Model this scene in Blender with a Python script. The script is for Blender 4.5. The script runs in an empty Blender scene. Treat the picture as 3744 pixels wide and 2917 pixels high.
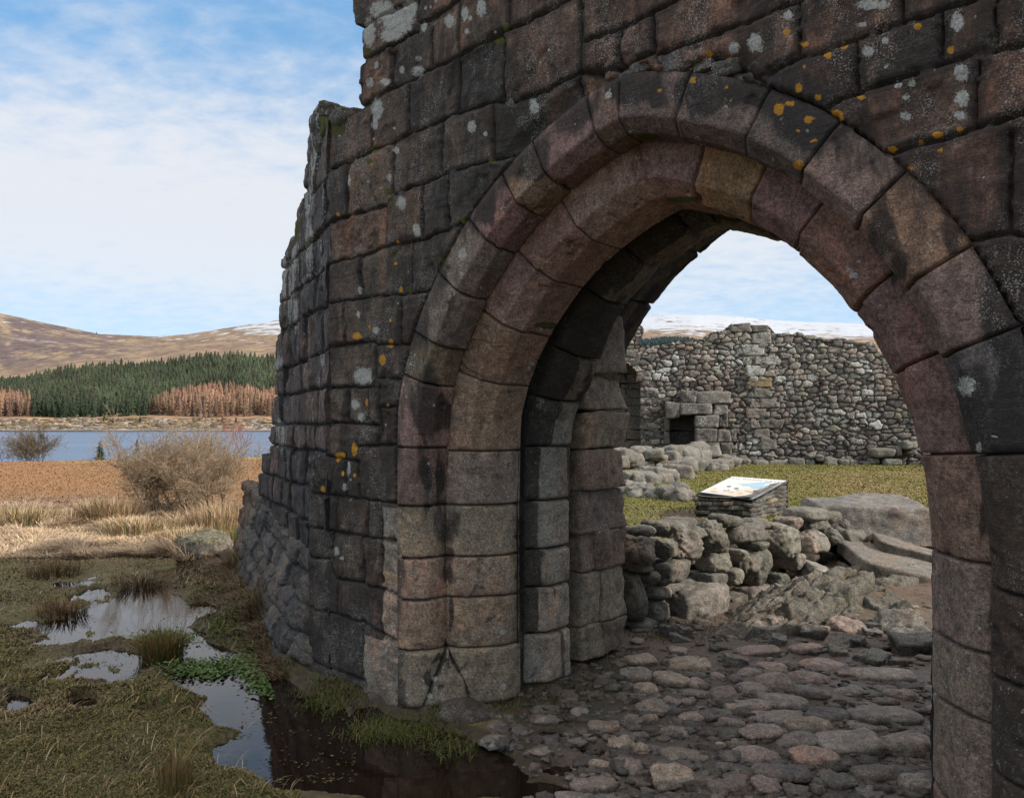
import bpy, bmesh, math, random
import numpy as np
from math import radians, sin, cos, pi
random.seed(7)
RNG = np.random.default_rng(7)
SC = bpy.context.scene
# ------------------------------------------------------------------ camera
cd = bpy.data.cameras.new('camera'); cam = bpy.data.objects.new('camera', cd); SC.collection.objects.link(cam)
cam.location = (0, 0, 1.6); cam.rotation_euler = (radians(90), 0, 0)
cd.sensor_width = 36; cd.sensor_fit = 'HORIZONTAL'; cd.lens = 36 * 1600 / 2184
cd.shift_y = 54 / 2184; cd.clip_start = .05; cd.clip_end = 20000
SC.camera = cam
SC.view_settings.view_transform = 'Standard'; SC.view_settings.look = 'None'
SC.view_settings.exposure = 1.0; SC.view_settings.gamma = 1
# ------------------------------------------------------------------ sun and sky
SUN_AZ = np.array([.93, -.3676]); SUN_EL = radians(30)
sd = bpy.data.lights.new('sun', 'SUN'); so = bpy.data.objects.new('sun', sd); SC.collection.objects.link(so)
sd.energy = 2.5; sd.angle = radians(.6); sd.color = (1, .93, .83)
so.rotation_euler = (pi / 2 - SUN_EL, 0, math.atan2(SUN_AZ[0], -SUN_AZ[1]))
W = bpy.data.worlds.new('World'); SC.world = W; W.use_nodes = True
def build_world():
    nt = W.node_tree; N = nt.nodes; L = nt.links; N.clear()
    out = N.new('ShaderNodeOutputWorld'); bg = N.new('ShaderNodeBackground')
    sky = N.new('ShaderNodeTexSky'); sky.sky_type = 'NISHITA'; sky.sun_disc = False
    sky.sun_elevation = SUN_EL; sky.sun_rotation = math.atan2(SUN_AZ[0], SUN_AZ[1])
    sky.air_density = 1.0; sky.dust_density = .6; sky.ozone_density = 4.0
    tc = N.new('ShaderNodeTexCoord'); sep = N.new('ShaderNodeSeparateXYZ'); L.new(tc.outputs['Generated'], sep.inputs[0])
    def math_(op, a, b=None, c=None):
        m = N.new('ShaderNodeMath'); m.operation = op
        for i, v in enumerate((a, b, c)):
            if v is None: continue
            if isinstance(v, (int, float)): m.inputs[i].default_value = v
            else: L.new(v, m.inputs[i])
        return m.outputs[0]
    z = math_('MAXIMUM', sep.outputs[2], 0.0)
    zz = math_('ADD', z, .16)
    u = math_('DIVIDE', sep.outputs[0], zz); v = math_('DIVIDE', sep.outputs[1], zz)
    cmb = N.new('ShaderNodeCombineXYZ'); L.new(u, cmb.inputs[0]); L.new(v, cmb.inputs[1])
    def noise(sc, det, rough, dist, off=(0, 0, 0), stretch=(1, 1, 1), rot=0):
        mp = N.new('ShaderNodeMapping'); mp.inputs['Location'].default_value = off; mp.inputs['Scale'].default_value = stretch
        mp.inputs['Rotation'].default_value = (0, 0, rot)
        L.new(cmb.outputs[0], mp.inputs[0]); n = N.new('ShaderNodeTexNoise'); L.new(mp.outputs[0], n.inputs[0])
        n.inputs['Scale'].default_value = sc; n.inputs['Detail'].default_value = det; n.inputs['Roughness'].default_value = rough
        n.inputs['Distortion'].default_value = dist; return n.outputs[0]
    big = noise(.55, 5, .5, .2, (3.1, 1.7, 0), (1, 1, 1))
    fine = noise(9.5, 6, .58, .2, (0, 0, 0), (1, 1.3, 1), .55)
    # veil: strongest in the middle band (elevation 8..22 deg), thinner above it and near the horizon
    def sm(a, lo, hi):
        m = N.new('ShaderNodeMapRange'); m.interpolation_type = 'SMOOTHSTEP'
        L.new(a, m.inputs[0]); m.inputs[1].default_value = lo; m.inputs[2].default_value = hi; return m.outputs[0]
    rise = sm(z, .02, .24); fall = math_('SUBTRACT', 1.0, sm(z, .24, .50))
    left = sm(math_('MULTIPLY', sep.outputs[0], -1.0), -.1, .45)
    base = math_('MULTIPLY', rise, math_('MULTIPLY_ADD', fall, .62, .10))
    base = math_('ADD', base, math_('MULTIPLY', math_('MULTIPLY', left, fall), .12))
    c1 = math_('ADD', base, math_('MULTIPLY', math_('SUBTRACT', big, .5), .75))
    c2 = math_('ADD', c1, math_('MULTIPLY', math_('SUBTRACT', fine, .5), .85))
    cov = sm(c2, -.05, .80)
    over = sm(z, .46, .80); cov = math_('MAXIMUM', math_('MULTIPLY_ADD', cov, .90, .06), math_('MULTIPLY', over, .92))  # overhead cloud out of view, added and brightened to lift the shaded areas
    mix = N.new('ShaderNodeMix'); mix.data_type = 'RGBA'
    base_sky = N.new('ShaderNodeMix'); base_sky.data_type = 'RGBA'; base_sky.inputs[0].default_value = .55; L.new(sky.outputs[0], base_sky.inputs[6]); base_sky.inputs[7].default_value = (1.3, 3.7, 6.6, 1)
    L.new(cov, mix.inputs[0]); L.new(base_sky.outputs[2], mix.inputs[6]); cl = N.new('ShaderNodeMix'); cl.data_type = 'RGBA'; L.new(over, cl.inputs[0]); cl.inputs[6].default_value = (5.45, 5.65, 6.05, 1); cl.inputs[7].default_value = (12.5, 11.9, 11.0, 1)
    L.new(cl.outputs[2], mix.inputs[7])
    # pale moist air towards the horizon
    mix2 = N.new('ShaderNodeMix'); mix2.data_type = 'RGBA'
    hz = math_('MULTIPLY', math_('SUBTRACT', 1.0, sm(z, .02, .26)), .80)
    L.new(hz, mix2.inputs[0]); L.new(mix.outputs[2], mix2.inputs[6]); mix2.inputs[7].default_value = (4.6, 6.0, 7.3, 1)
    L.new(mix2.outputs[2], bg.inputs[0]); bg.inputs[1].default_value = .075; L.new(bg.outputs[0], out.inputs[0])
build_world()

# ------------------------------------------------------------------ numeric helpers
FS, CX, HY = 2743.0, 1872.0, 1551.0           # focal length, centre and horizon of the photograph, in its own pixels
def rng(s): return np.random.default_rng(s)
def hash3(ix, iy, iz, seed):
    h = (ix * 374761393 + iy * 668265263 + iz * 2147483647 + seed * 974634777) & 0xffffffff
    h = ((h ^ (h >> 13)) * 1274126177) & 0xffffffff
    h = ((h ^ (h >> 16)) * 2246822519) & 0xffffffff
    return ((h ^ (h >> 15)) & 0xffffff) / float(0xffffff)
def vnoise(x, y, z, seed=0):
    xi = np.floor(x).astype(np.int64); yi = np.floor(y).astype(np.int64); zi = np.floor(z).astype(np.int64)
    fx = x - xi; fy = y - yi; fz = z - zi
    fx = fx * fx * (3 - 2 * fx); fy = fy * fy * (3 - 2 * fy); fz = fz * fz * (3 - 2 * fz)
    r = 0
    for a in (0, 1):
        wx = fx if a else 1 - fx
        for b in (0, 1):
            wy = fy if b else 1 - fy
            for c in (0, 1):
                wz = fz if c else 1 - fz
                r = r + wx * wy * wz * hash3(xi + a, yi + b, zi + c, seed)
    return r
def fbm(x, y, z=0, sc=1, octv=4, seed=0, gain=.5):
    x = np.asarray(x, float) * sc; y = np.asarray(y, float) * sc; z = np.zeros_like(x) + np.asarray(z, float) * sc
    a, s, t = 1, 0, 0
    for o in range(octv):
        s = s + a * (vnoise(x, y, z, seed + o * 17) - .5); t += a; a *= gain; x = x * 2.03 + 5.1; y = y * 2.03 + 1.7; z = z * 2.03 + 9.2
    return s / t * 2
def ss(x, lo, hi):
    t = np.clip((x - lo) / (hi - lo), 0, 1); return t * t * (3 - 2 * t)
def seg_dist(px, py, segs):
    d = np.full(px.shape, 1e9)
    for (ax, ay, bx, by) in segs:
        ux, uy = bx - ax, by - ay; l2 = ux * ux + uy * uy + 1e-12
        t = np.clip(((px - ax) * ux + (py - ay) * uy) / l2, 0, 1)
        d = np.minimum(d, np.hypot(px - ax - t * ux, py - ay - t * uy))
    return d
def in_poly(px, py, poly):
    r = np.zeros(px.shape, bool); n = len(poly)
    for i in range(n):
        x1, y1 = poly[i]; x2, y2 = poly[(i + 1) % n]
        if y1 == y2: continue
        c = ((y1 > py) != (y2 > py)) & (px < (x2 - x1) * (py - y1) / (y2 - y1) + x1)
        r ^= c
    return r
# ------------------------------------------------------------------ object helpers
def link(o, parent=None):
    SC.collection.objects.link(o)
    if parent is not None: o.parent = parent
    return o
def tag(o, label=None, cat=None, group=None, kind=None):
    if label: o['label'] = label
    if cat: o['category'] = cat
    if group: o['group'] = group
    if kind: o['kind'] = kind
    return o
def thing(name, label, cat, loc=(0, 0, 0), group=None):
    o = bpy.data.objects.new(name, None); o.location = loc; o.empty_display_size = .2
    link(o); return tag(o, label, cat, group)
def mesh_obj(name, V, F, mat, parent=None, smooth=True, tint=None, mask=None, loc=None):
    """V (n,3); F list of arrays of faces (each (m,k)); world coordinates; loc = origin to use"""
    V = np.asarray(V, float)
    org = np.zeros(3) if loc is None else np.array(loc, float)
    Vl = V - org
    me = bpy.data.meshes.new(name)
    Fs = [np.asarray(f, np.int64) for f in (F if isinstance(F, list) else [F]) if len(f)]
    nl = sum(f.size for f in Fs); nf = sum(len(f) for f in Fs)
    me.vertices.add(len(Vl)); me.vertices.foreach_set('co', Vl.ravel())
    me.loops.add(nl); me.polygons.add(nf)
    me.loops.foreach_set('vertex_index', np.concatenate([f.ravel() for f in Fs]))
    tot = np.concatenate([np.full(len(f), f.shape[1]) for f in Fs]); st = np.concatenate([[0], np.cumsum(tot)[:-1]])
    me.polygons.foreach_set('loop_start', st); me.polygons.foreach_set('loop_total', tot)
    me.update(calc_edges=True)
    if smooth: me.polygons.foreach_set('use_smooth', np.ones(nf, bool))
    for nm, arr in (('tint', tint), ('mask', mask)):
        if arr is None: continue
        arr = np.asarray(arr, float)
        if arr.ndim == 1: arr = np.tile(arr, (len(Vl), 1))
        if arr.shape[1] == 3: arr = np.hstack([arr, np.ones((len(arr), 1))])
        at = me.attributes.new(nm, 'FLOAT_COLOR', 'POINT'); at.data.foreach_set('color', arr.ravel())
    me.materials.append(mat)
    o = bpy.data.objects.new(name, me)
    link(o, parent)
    if parent is not None:
        pl = np.array(parent.location) if parent.parent is None else np.array(parent.location) + np.array(parent.parent.location)
        o.location = tuple(org - pl)
    else: o.location = tuple(org)
    return o
def grid_faces(nu, nv, keep=None, flip=False):
    i = np.arange(nu - 1)[:, None] * nv + np.arange(nv - 1)[None, :]
    f = np.stack([i, i + nv, i + nv + 1, i + 1], -1)
    if flip: f = f[..., ::-1]
    if keep is not None: return f[keep]
    return f.reshape(-1, 4)
def flood(free):
    """label connected free cells of a 2-D bool array"""
    lab = np.zeros(free.shape, np.int32); n = 0; H, Wd = free.shape
    fl = free.tolist(); L = [[0] * Wd for _ in range(H)]
    for i in range(H):
        for j in range(Wd):
            if fl[i][j] and not L[i][j]:
                n += 1; st = [(i, j)]; L[i][j] = n
                while st:
                    a, b = st.pop()
                    for c, d in ((a + 1, b), (a - 1, b), (a, b + 1), (a, b - 1)):
                        if 0 <= c < H and 0 <= d < Wd and fl[c][d] and not L[c][d]:
                            L[c][d] = n; st.append((c, d))
    return np.array(L, np.int32), n
# ------------------------------------------------------------------ materials
class NT:
    def __init__(s, name):
        s.m = bpy.data.materials.new(name); s.m.use_nodes = True; s.t = s.m.node_tree; s.N = s.t.nodes; s.L = s.t.links
        s.N.clear(); s.out = s.N.new('ShaderNodeOutputMaterial'); s.b = s.N.new('ShaderNodeBsdfPrincipled')
        s.L.new(s.b.outputs[0], s.out.inputs[0]); s.tc = s.N.new('ShaderNodeTexCoord').outputs['Object']
        g = s.N.new('ShaderNodeNewGeometry'); s.pos = g.outputs['Position']
    def put(s, sock, v):
        if v is None: return
        if isinstance(v, (int, float)): sock.default_value = v
        elif isinstance(v, (tuple, list)): sock.default_value = tuple(v) + ((1,) if len(v) == 3 and sock.type == 'RGBA' else ())
        else: s.L.new(v, sock)
    def math(s, op, a, b=None, c=None, clamp=False):
        m = s.N.new('ShaderNodeMath'); m.operation = op; m.use_clamp = clamp
        for i, v in enumerate((a, b, c)): s.put(m.inputs[i], v)
        return m.outputs[0]
    def attr(s, name):
        a = s.N.new('ShaderNodeAttribute'); a.attribute_name = name; return a
    def map(s, scale=(1, 1, 1), co=None, loc=(0, 0, 0), rot=(0, 0, 0)):
        m = s.N.new('ShaderNodeMapping'); m.inputs['Scale'].default_value = scale; m.inputs['Location'].default_value = loc
        m.inputs['Rotation'].default_value = rot
        s.L.new(co or s.pos, m.inputs[0]); return m.outputs[0]
    def noise(s, sc, det=4, rough=.5, dist=0, co=None, col=False):
        n = s.N.new('ShaderNodeTexNoise'); s.L.new(co or s.pos, n.inputs[0]); n.inputs['Scale'].default_value = sc
        n.inputs['Detail'].default_value = det; n.inputs['Roughness'].default_value = rough; n.inputs['Distortion'].default_value = dist
        return n.outputs[1 if col else 0]
    def voro(s, sc, co=None, feat='F1', out=0, rnd=1.0):
        n = s.N.new('ShaderNodeTexVoronoi'); n.feature = feat; s.L.new(co or s.pos, n.inputs[0]); n.inputs['Scale'].default_value = sc
        n.inputs['Randomness'].default_value = rnd
        return n.outputs[out]
    def sm(s, a, lo, hi, t0=0., t1=1.):
        m = s.N.new('ShaderNodeMapRange'); m.interpolation_type = 'SMOOTHSTEP'; s.put(m.inputs[0], a)
        m.inputs[1].default_value = lo; m.inputs[2].default_value = hi; m.inputs[3].default_value = t0; m.inputs[4].default_value = t1
        return m.outputs[0]
    def mix(s, f, a, b, bl='MIX'):
        m = s.N.new('ShaderNodeMix'); m.data_type = 'RGBA'; m.blend_type = bl; m.clamp_factor = True
        s.put(m.inputs[0], f); s.put(m.inputs[6], a); s.put(m.inputs[7], b); return m.outputs[2]
    def bump(s, h, st=.3, dist=.02, prev=None):
        b = s.N.new('ShaderNodeBump'); b.inputs['Strength'].default_value = st; b.inputs['Distance'].default_value = dist
        s.L.new(h, b.inputs['Height'])
        if prev: s.L.new(prev, b.inputs['Normal'])
        return b.outputs[0]
    def fin(s, col=None, rough=None, norm=None, spec=None):
        s.put(s.b.inputs['Base Color'], col); s.put(s.b.inputs['Roughness'], rough)
        if norm is not None: s.L.new(norm, s.b.inputs['Normal'])
        if spec is not None: s.put(s.b.inputs['Specular IOR Level'], spec)
        return s.m
def stone_mat(name, scale=1., fleck=.5, crust=.5, streak=False, crustcol=(.012, .012, .013), lichcol=(.50, .50, .46), bump=1., vary=1., rough=.88):
    """weathered sandstone: 'tint' = stone colour per block, 'mask' rgba = black crust and painted crease shade, white lichen, orange lichen, moss"""
    s = NT(name); ti = s.attr('tint').outputs['Color']; ma = s.attr('mask'); sp = s.N.new('ShaderNodeSeparateColor'); s.L.new(ma.outputs['Color'], sp.inputs[0])
    co = s.map((1, 1, .22 if streak else 1))
    n1 = s.noise(2.1 * scale, 6, .62); n2 = s.noise(17 * scale, 6, .7); n3 = s.noise(75 * scale, 4, .75); n4 = s.noise(170 * scale, 2, .6)
    hue = s.noise(5.3 * scale, 5, .65, .6, s.map((1, 1, .6)), col=True)
    c = s.mix(.16 * vary, ti, s.mix(1, ti, hue, 'MULTIPLY'))
    c = s.mix(s.math('MULTIPLY', s.sm(s.noise(3.4 * scale, 7, .7, .5, s.map((1, 1, .45), loc=(4, 2, 1))), .50, .66), .45 * vary), c, s.mix(1, ti, (2.3, 1.55, 1.25), 'MULTIPLY'))
    c = s.mix(s.math('MULTIPLY', s.sm(s.noise(7.5 * scale, 7, .72, .2, s.map((1, 1, .8), loc=(14, 2, 1))), .52, .64), .50 * vary), c, s.mix(1, ti, (.42, .42, .45), 'MULTIPLY'))
    f = s.math('MULTIPLY', s.math('MULTIPLY_ADD', n1, .9, .58), s.math('MULTIPLY_ADD', s.sm(n2, .3, .7), .75, .62))
    f = s.math('MULTIPLY', f, s.math('MULTIPLY_ADD', s.sm(n3, .3, .7), .95, .55))
    f = s.math('MULTIPLY', f, s.math('MULTIPLY_ADD', s.sm(n4, .35, .65), .5, .75))
    g = s.N.new('ShaderNodeCombineColor'); [s.L.new(f, g.inputs[i]) for i in range(3)]
    c = s.mix(1, c, g.outputs[0], 'MULTIPLY')
    # black crust in vertical runs, plus crease shade painted through the mask
    k = s.math('ADD', s.noise(3.2 * scale, 8, .74, .4, s.map((1.6, 1.6, .5), loc=(2, 7, 3))), s.math('MULTIPLY', sp.outputs[0], .50))
    k = s.math('ADD', k, s.math('MULTIPLY', s.math('SUBTRACT', n3, .5), .30))
    kf = s.sm(k, .93 - .42 * crust, 1.09 - .42 * crust)
    c = s.mix(s.math('MULTIPLY', kf, .82), c, crustcol)
    # fine pale flecks
    pt = s.math('ADD', s.noise(5 * scale, 6, .75, 0, s.map((1, 1, .5), loc=(9, 1, 4))), s.math('MULTIPLY', sp.outputs[1], .12))
    fl = s.math('MULTIPLY', s.sm(n4, .545, .60), s.sm(pt, .60 - .26 * fleck, .80 - .26 * fleck))
    c = s.mix(s.math('MULTIPLY', fl, .62), c, (.44, .42, .37))
    fl2 = s.math('MULTIPLY', s.sm(s.noise(60 * scale, 3, .7, .3, s.map((1, 1, .8), loc=(3, 3, 8))), .63, .69), s.sm(pt, .72 - .22 * fleck, .9 - .22 * fleck))
    c = s.mix(s.math('MULTIPLY', fl2, .7), c, (.30, .29, .26))
    pal_ = s.math('MULTIPLY', s.sm(s.noise(2.6 * scale, 6, .72, .6, s.map((1, 1, .7), loc=(21, 4, 6))), .53, .66), s.sm(n3, .46, .62))
    c = s.mix(s.math('MULTIPLY', pal_, .42), c, (.21, .20, .175))
    # crustose lichen rosettes, white
    edge = s.math('MULTIPLY', s.math('SUBTRACT', s.noise(38 * scale, 6, .8, .3), .5), 1.5)
    if streak:
        st = s.noise(1, 6, .72, 0, s.map((26, 26, 2.0), loc=(1, 5, 2)))
        w = s.math('ADD', s.math('MULTIPLY', sp.outputs[1], 1.), s.math('MULTIPLY', s.math('SUBTRACT', st, .50), 3.0))
    else: w = s.math('MULTIPLY', sp.outputs[1], .9)
    holes = s.math('MULTIPLY', s.math('SUBTRACT', s.noise(95 * scale, 4, .8, .5), .5), 1.5)
    wf = s.math('MULTIPLY', s.sm(s.math('ADD', s.math('ADD', w, s.math('MULTIPLY', edge, 1.3)), holes), .52, .66), .88)
    wc = s.mix(s.sm(s.noise(120 * scale, 3, .7), .35, .65), lichcol, (.27, .27, .245))
    c = s.mix(s.math('MULTIPLY', wf, .93), c, wc)
    of = s.math('MULTIPLY', s.sm(s.math('ADD', s.math('ADD', s.math('MULTIPLY', sp.outputs[2], .90), s.math('MULTIPLY', edge, 1.1)), s.math('MULTIPLY', holes, .8)), .50, .64), .9)
    c = s.mix(of, c, s.mix(s.noise(70, 3), (.36, .17, .012), (.56, .25, .02)))
    mf = s.sm(s.math('ADD', ma.outputs['Alpha'], s.math('MULTIPLY', s.math('SUBTRACT', s.noise(30 * scale, 5, .7), .5), 1.2)), .5, .66)
    c = s.mix(mf, c, s.mix(s.noise(90, 3), (.035, .040, .006), (.085, .085, .012)))
    lam = s.noise(1, 5, .7, .3, s.map((7 * scale, 7 * scale, 85 * scale)))
    h = s.math('ADD', s.math('MULTIPLY', n2, .5), s.math('ADD', s.math('MULTIPLY', n3, .45), s.math('MULTIPLY', n4, .22)))
    h = s.math('ADD', h, s.math('MULTIPLY', lam, .55))
    h = s.math('ADD', h, s.math('MULTIPLY', s.math('ADD', wf, s.math('MULTIPLY', mf, 2)), .22))
    nb = s.bump(h, .75 * bump, .012 / scale)
    return s.fin(c, s.math('MULTIPLY_ADD', n2, .2, rough - .12), nb, .35)
M = {}
M['facing'] = stone_mat('sandstone_facing', 1, .52, .70, crustcol=(.020, .017, .015))
M['side'] = stone_mat('sandstone_side', 1, .25, .55, streak=True, lichcol=(.42, .42, .41))
M['arch'] = stone_mat('sandstone_arch', 1, .30, .40, crustcol=(.014, .013, .012), vary=.62)
M['slate'] = stone_mat('slate', 1.3, .4, .3, crustcol=(.016, .018, .02))
M['rubble'] = stone_mat('rubble_wall', .35, .6, .25, crustcol=(.016, .015, .013), lichcol=(.72, .72, .68), vary=.45)
M['boulder'] = stone_mat('boulder', 1.0, .42, .0, lichcol=(.42, .42, .38), vary=.8)
M['cobble'] = stone_mat('cobble', 1.3, .08, .0, vary=.6, rough=.72)
M['core'] = stone_mat('wall_core', .6, .2, .3)

# ------------------------------------------------------------------ the gate wall's own frame: s along the wall, n into it, z up
TH = radians(42)
P0 = np.array([-.58, 4.16]); DS = np.array([cos(TH), -sin(TH)]); DN = np.array([sin(TH), cos(TH)])
def WP(s, n, z):
    s = np.asarray(s, float); n = np.asarray(n, float); z = np.asarray(z, float)
    return np.stack(np.broadcast_arrays(P0[0] + s * DS[0] + n * DN[0], P0[1] + s * DS[1] + n * DN[1], z), -1)
def un(px, py, n=0., o=P0, d=DS, dn=DN):
    r = (px - CX) / FS; x0 = o[0] + n * dn[0]; y0 = o[1] + n * dn[1]
    s = (r * y0 - x0) / (d[0] - r * d[1]); return s, 1.6 + (HY - py) / FS * (y0 + s * d[1])
def proj(P): return CX + FS * P[..., 0] / P[..., 1], HY - FS * (P[..., 2] - 1.6) / P[..., 1]
def polys(pls, **k):
    segs = []
    for pl in pls:
        q = [un(x, y, **k) for x, y in pl]
        segs += [(q[i][0], q[i][1], q[i + 1][0], q[i + 1][1]) for i in range(len(q) - 1)]
    return segs
def ell(PX, PY, lst, soft=False):
    f = np.zeros(PX.shape)
    if soft:
        PX = PX + 34 * fbm(PX / 70, PY / 150, 0, 1, 3, 991); PY = PY + 60 * fbm(PX / 60, PY / 90, 5, 1, 3, 992)
        for (x, y, rx, ry) in lst:
            d = np.sqrt(((PX - x) / rx) ** 2 + ((PY - y) / ry) ** 2); f = np.maximum(f, 1 - ss(d, .1, 1.75))
        return f
    for (x, y, rx, ry) in lst:
        d = np.sqrt(((PX - x) / rx) ** 2 + ((PY - y) / ry) ** 2)
        f = np.maximum(f, 1 - ss(d, .45, 1.5) * 1.)
    return f
WHITE = [(1450,80,70,55),(1350,120,25,60),(1400,40,50,40),(1500,30,30,40),(1430,130,50,30),(1377,238,11,15),(1351,303,15,22),(1410,300,20,15),(1470,255,11,15),(1529,262,28,22),(1530,215,12,12),(1378,400,24,45),(1370,450,14,30),(1550,98,14,20),(1645,78,22,26),(1719,68,8,12),(1706,116,9,12),(1556,30,6,8),(1575,27,5,7),(1594,5,6,8),(1760,30,20,35),(1700,50,15,30),(1955,395,20,24),(1950,368,14,12),(1725,465,16,26),(1775,490,10,11),(1448,550,14,15),(1274,660,9,26),(1354,592,7,11),(1345,665,7,8),(1424,650,9,15),(1469,742,20,28),(1522,837,16,20),(1527,850,14,18),(1318,1062,10,16),(1310,1151,7,15),(1374,1207,14,15),(1327,1374,38,36),(1299,1480,16,22),(1321,1525,16,16),(1274,1709,9,30),(1260,1782,9,16),(2879,56,20,18),(2683,177,23,26),(2762,158,34,38),(3173,188,25,26),(3237,150,15,15),(3237,113,14,11),(3190,18,70,22),(3150,90,15,11),(3240,245,9,7),(3515,267,32,36),(3519,361,28,34),(3508,421,25,20),(3334,305,17,17),(3285,312,15,11),(3312,357,15,15),(3312,425,25,19),(3500,83,24,40),(1230,2015,14,18),(1250,2040,10,8),(1460,2000,8,10)]
ORANGE = [(2593,197,17,15),(2672,226,19,19),(2875,117,14,14),(2943,162,17,11),(3026,203,17,15),(3086,169,19,12),(3355,98,17,15),(2941,245,7,7),(2920,322,14,21),(2992,357,15,12),(3150,357,17,9),(3477,184,14,20),(3056,418,28,17),(3078,436,11,13),(3263,546,22,13),(3368,519,13,11),(3428,493,22,14),(3511,474,14,11),(3440,549,11,9),(3327,613,17,9),(3033,452,9,9),(1306,1229,18,15),(1351,1195,6,8),(1427,1171,6,9),(1430,1249,9,10),(1427,1266,15,7),(1398,1316,13,23),(1447,964,6,7),(1466,1059,8,14),(1419,1482,6,9),(1341,1472,6,15),(1296,1642,13,27),(1246,1665,22,14),(1296,1737,7,9),(1183,1787,11,13),(1254,1732,6,11),(1455,887,7,11),(1236,784,7,7),(1415,2103,8,10),(1445,2117,7,7),(1235,1684,8,8)]
RWHITE = [(2224,350,15,15),(3122,1003,18,18),(3100,985,10,12),(3535,1410,34,40),(3580,1640,12,26),(1945,1330,10,8),(1935,1345,7,9),(1690,930,16,26),(1842,2510,10,16),(1838,2310,10,12),(1588,2480,10,10),(1570,2545,16,12),(1595,2515,9,8),(1580,2620,6,7),(2535,1340,8,8)]
RORANGE = [(2845,399,22,26),(2894,376,26,14),(2958,437,19,19),(2917,478,9,9),(2973,516,14,9),(2920,602,22,20),(2533,294,14,15),(2620,285,24,7),(2657,320,7,7),(2412,331,9,9),(2506,394,6,6),(2675,364,6,6)]
RBLACK = [(1558,1480,45,90),(1600,1520,30,80),(1550,1740,26,110),(1620,1780,18,60),(1655,1930,42,90),(1655,2110,30,60),(1650,2040,24,50),(1655,2240,12,60),(1620,2420,34,14),(1560,2480,24,40),(2290,330,50,50),(3230,860,46,90),(3660,1150,40,110),(3700,1420,40,130),(3720,1650,40,120),(2110,420,50,50),(3550,1500,60,150),(3600,1850,22,200),(3280,1000,20,110),(2760,330,140,40),(2950,430,110,90),(2560,340,90,60),(2350,350,80,50),(1950,600,50,50),(1800,760,30,60),(3480,850,24,60),(3700,2000,60,500),(3680,2500,60,400)]
RPALE = [(1480,1105,40,60),(1660,960,50,60),(1590,1420,70,12),(1850,1425,60,20),(1850,1650,60,16),(1840,1990,50,90),(1780,2100,80,40),(1560,2060,30,50),(3520,2150,70,60),(3530,2440,80,60),(3450,2300,30,160),(1530,1330,50,26),(2480,330,26,60),(2655,400,20,50),(1440,2400,50,60),(3420,1800,20,120),(1620,2440,120,30),(1770,2330,50,60)]

# ------------------------------------------------------------------ the arch's outer line (extrados), as a path u -> (s, z)
_h = [(-.08,-.4),(-.08,0),(-.08,.4),(-.08,.8),(-.08,1.2),(-.08,1.5),(-.072,1.7),(-.048,1.8),(.018,2.0),(.118,2.2),(.258,2.4),(.442,2.6),(.55,2.7),(.69,2.8),(.86,2.9),(1.06,2.99),(1.22,3.045),(1.395,3.085)]
_f = _h + [(2 * 1.395 - a + .03 * min(1, max(0, (2.1 - b) / .6)), b) for a, b in _h[-2::-1]]
_f = np.array(_f); _d = np.concatenate([[0], np.cumsum(np.hypot(*np.diff(_f, axis=0).T))])
_uu = np.arange(0, _d[-1], .004); _cs = np.interp(_uu, _d, _f[:, 0]); _cz = np.interp(_uu, _d, _f[:, 1])
_ker = np.exp(-np.linspace(-2.2, 2.2, 61) ** 2); _ker /= _ker.sum()
def _smooth(a):
    p = np.concatenate([2 * a[0] - a[30:0:-1], a, 2 * a[-1] - a[-2:-32:-1]]); return np.convolve(p, _ker, 'valid')
_cs, _cz = _smooth(_cs), _smooth(_cz)
_ts, _tz = np.gradient(_cs), np.gradient(_cz); _l = np.hypot(_ts, _tz); _ns, _nz = _tz / _l, -_ts / _l
UMAX = _uu[-1]
def curve(u):
    return (np.interp(u, _uu, _cs), np.interp(u, _uu, _cz), np.interp(u, _uu, _ns), np.interp(u, _uu, _nz))
def u_of(s, z): return _uu[np.argmin((_cs - s) ** 2 + (_cz - z) ** 2)]
def arch_dist(s, z):     # signed distance to the extrados: > 0 inside the opening
    shp = s.shape; s = s.ravel(); z = z.ravel(); best = np.full(s.shape, 1e9); sg = np.zeros(s.shape)
    for i in range(0, len(_uu), 10):
        dx = s - _cs[i]; dz = z - _cz[i]; d = np.hypot(dx, dz); m = d < best
        best = np.where(m, d, best); sg = np.where(m, dx * _ns[i] + dz * _nz[i], sg)
    return np.where(sg >= 0, best, -best).reshape(shp)

gate = thing('ruined_gate_wall', 'dark lichen-spotted sandstone castle wall pierced by a pointed gate arch', 'castle wall', tuple(P0) + (0,))

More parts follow.
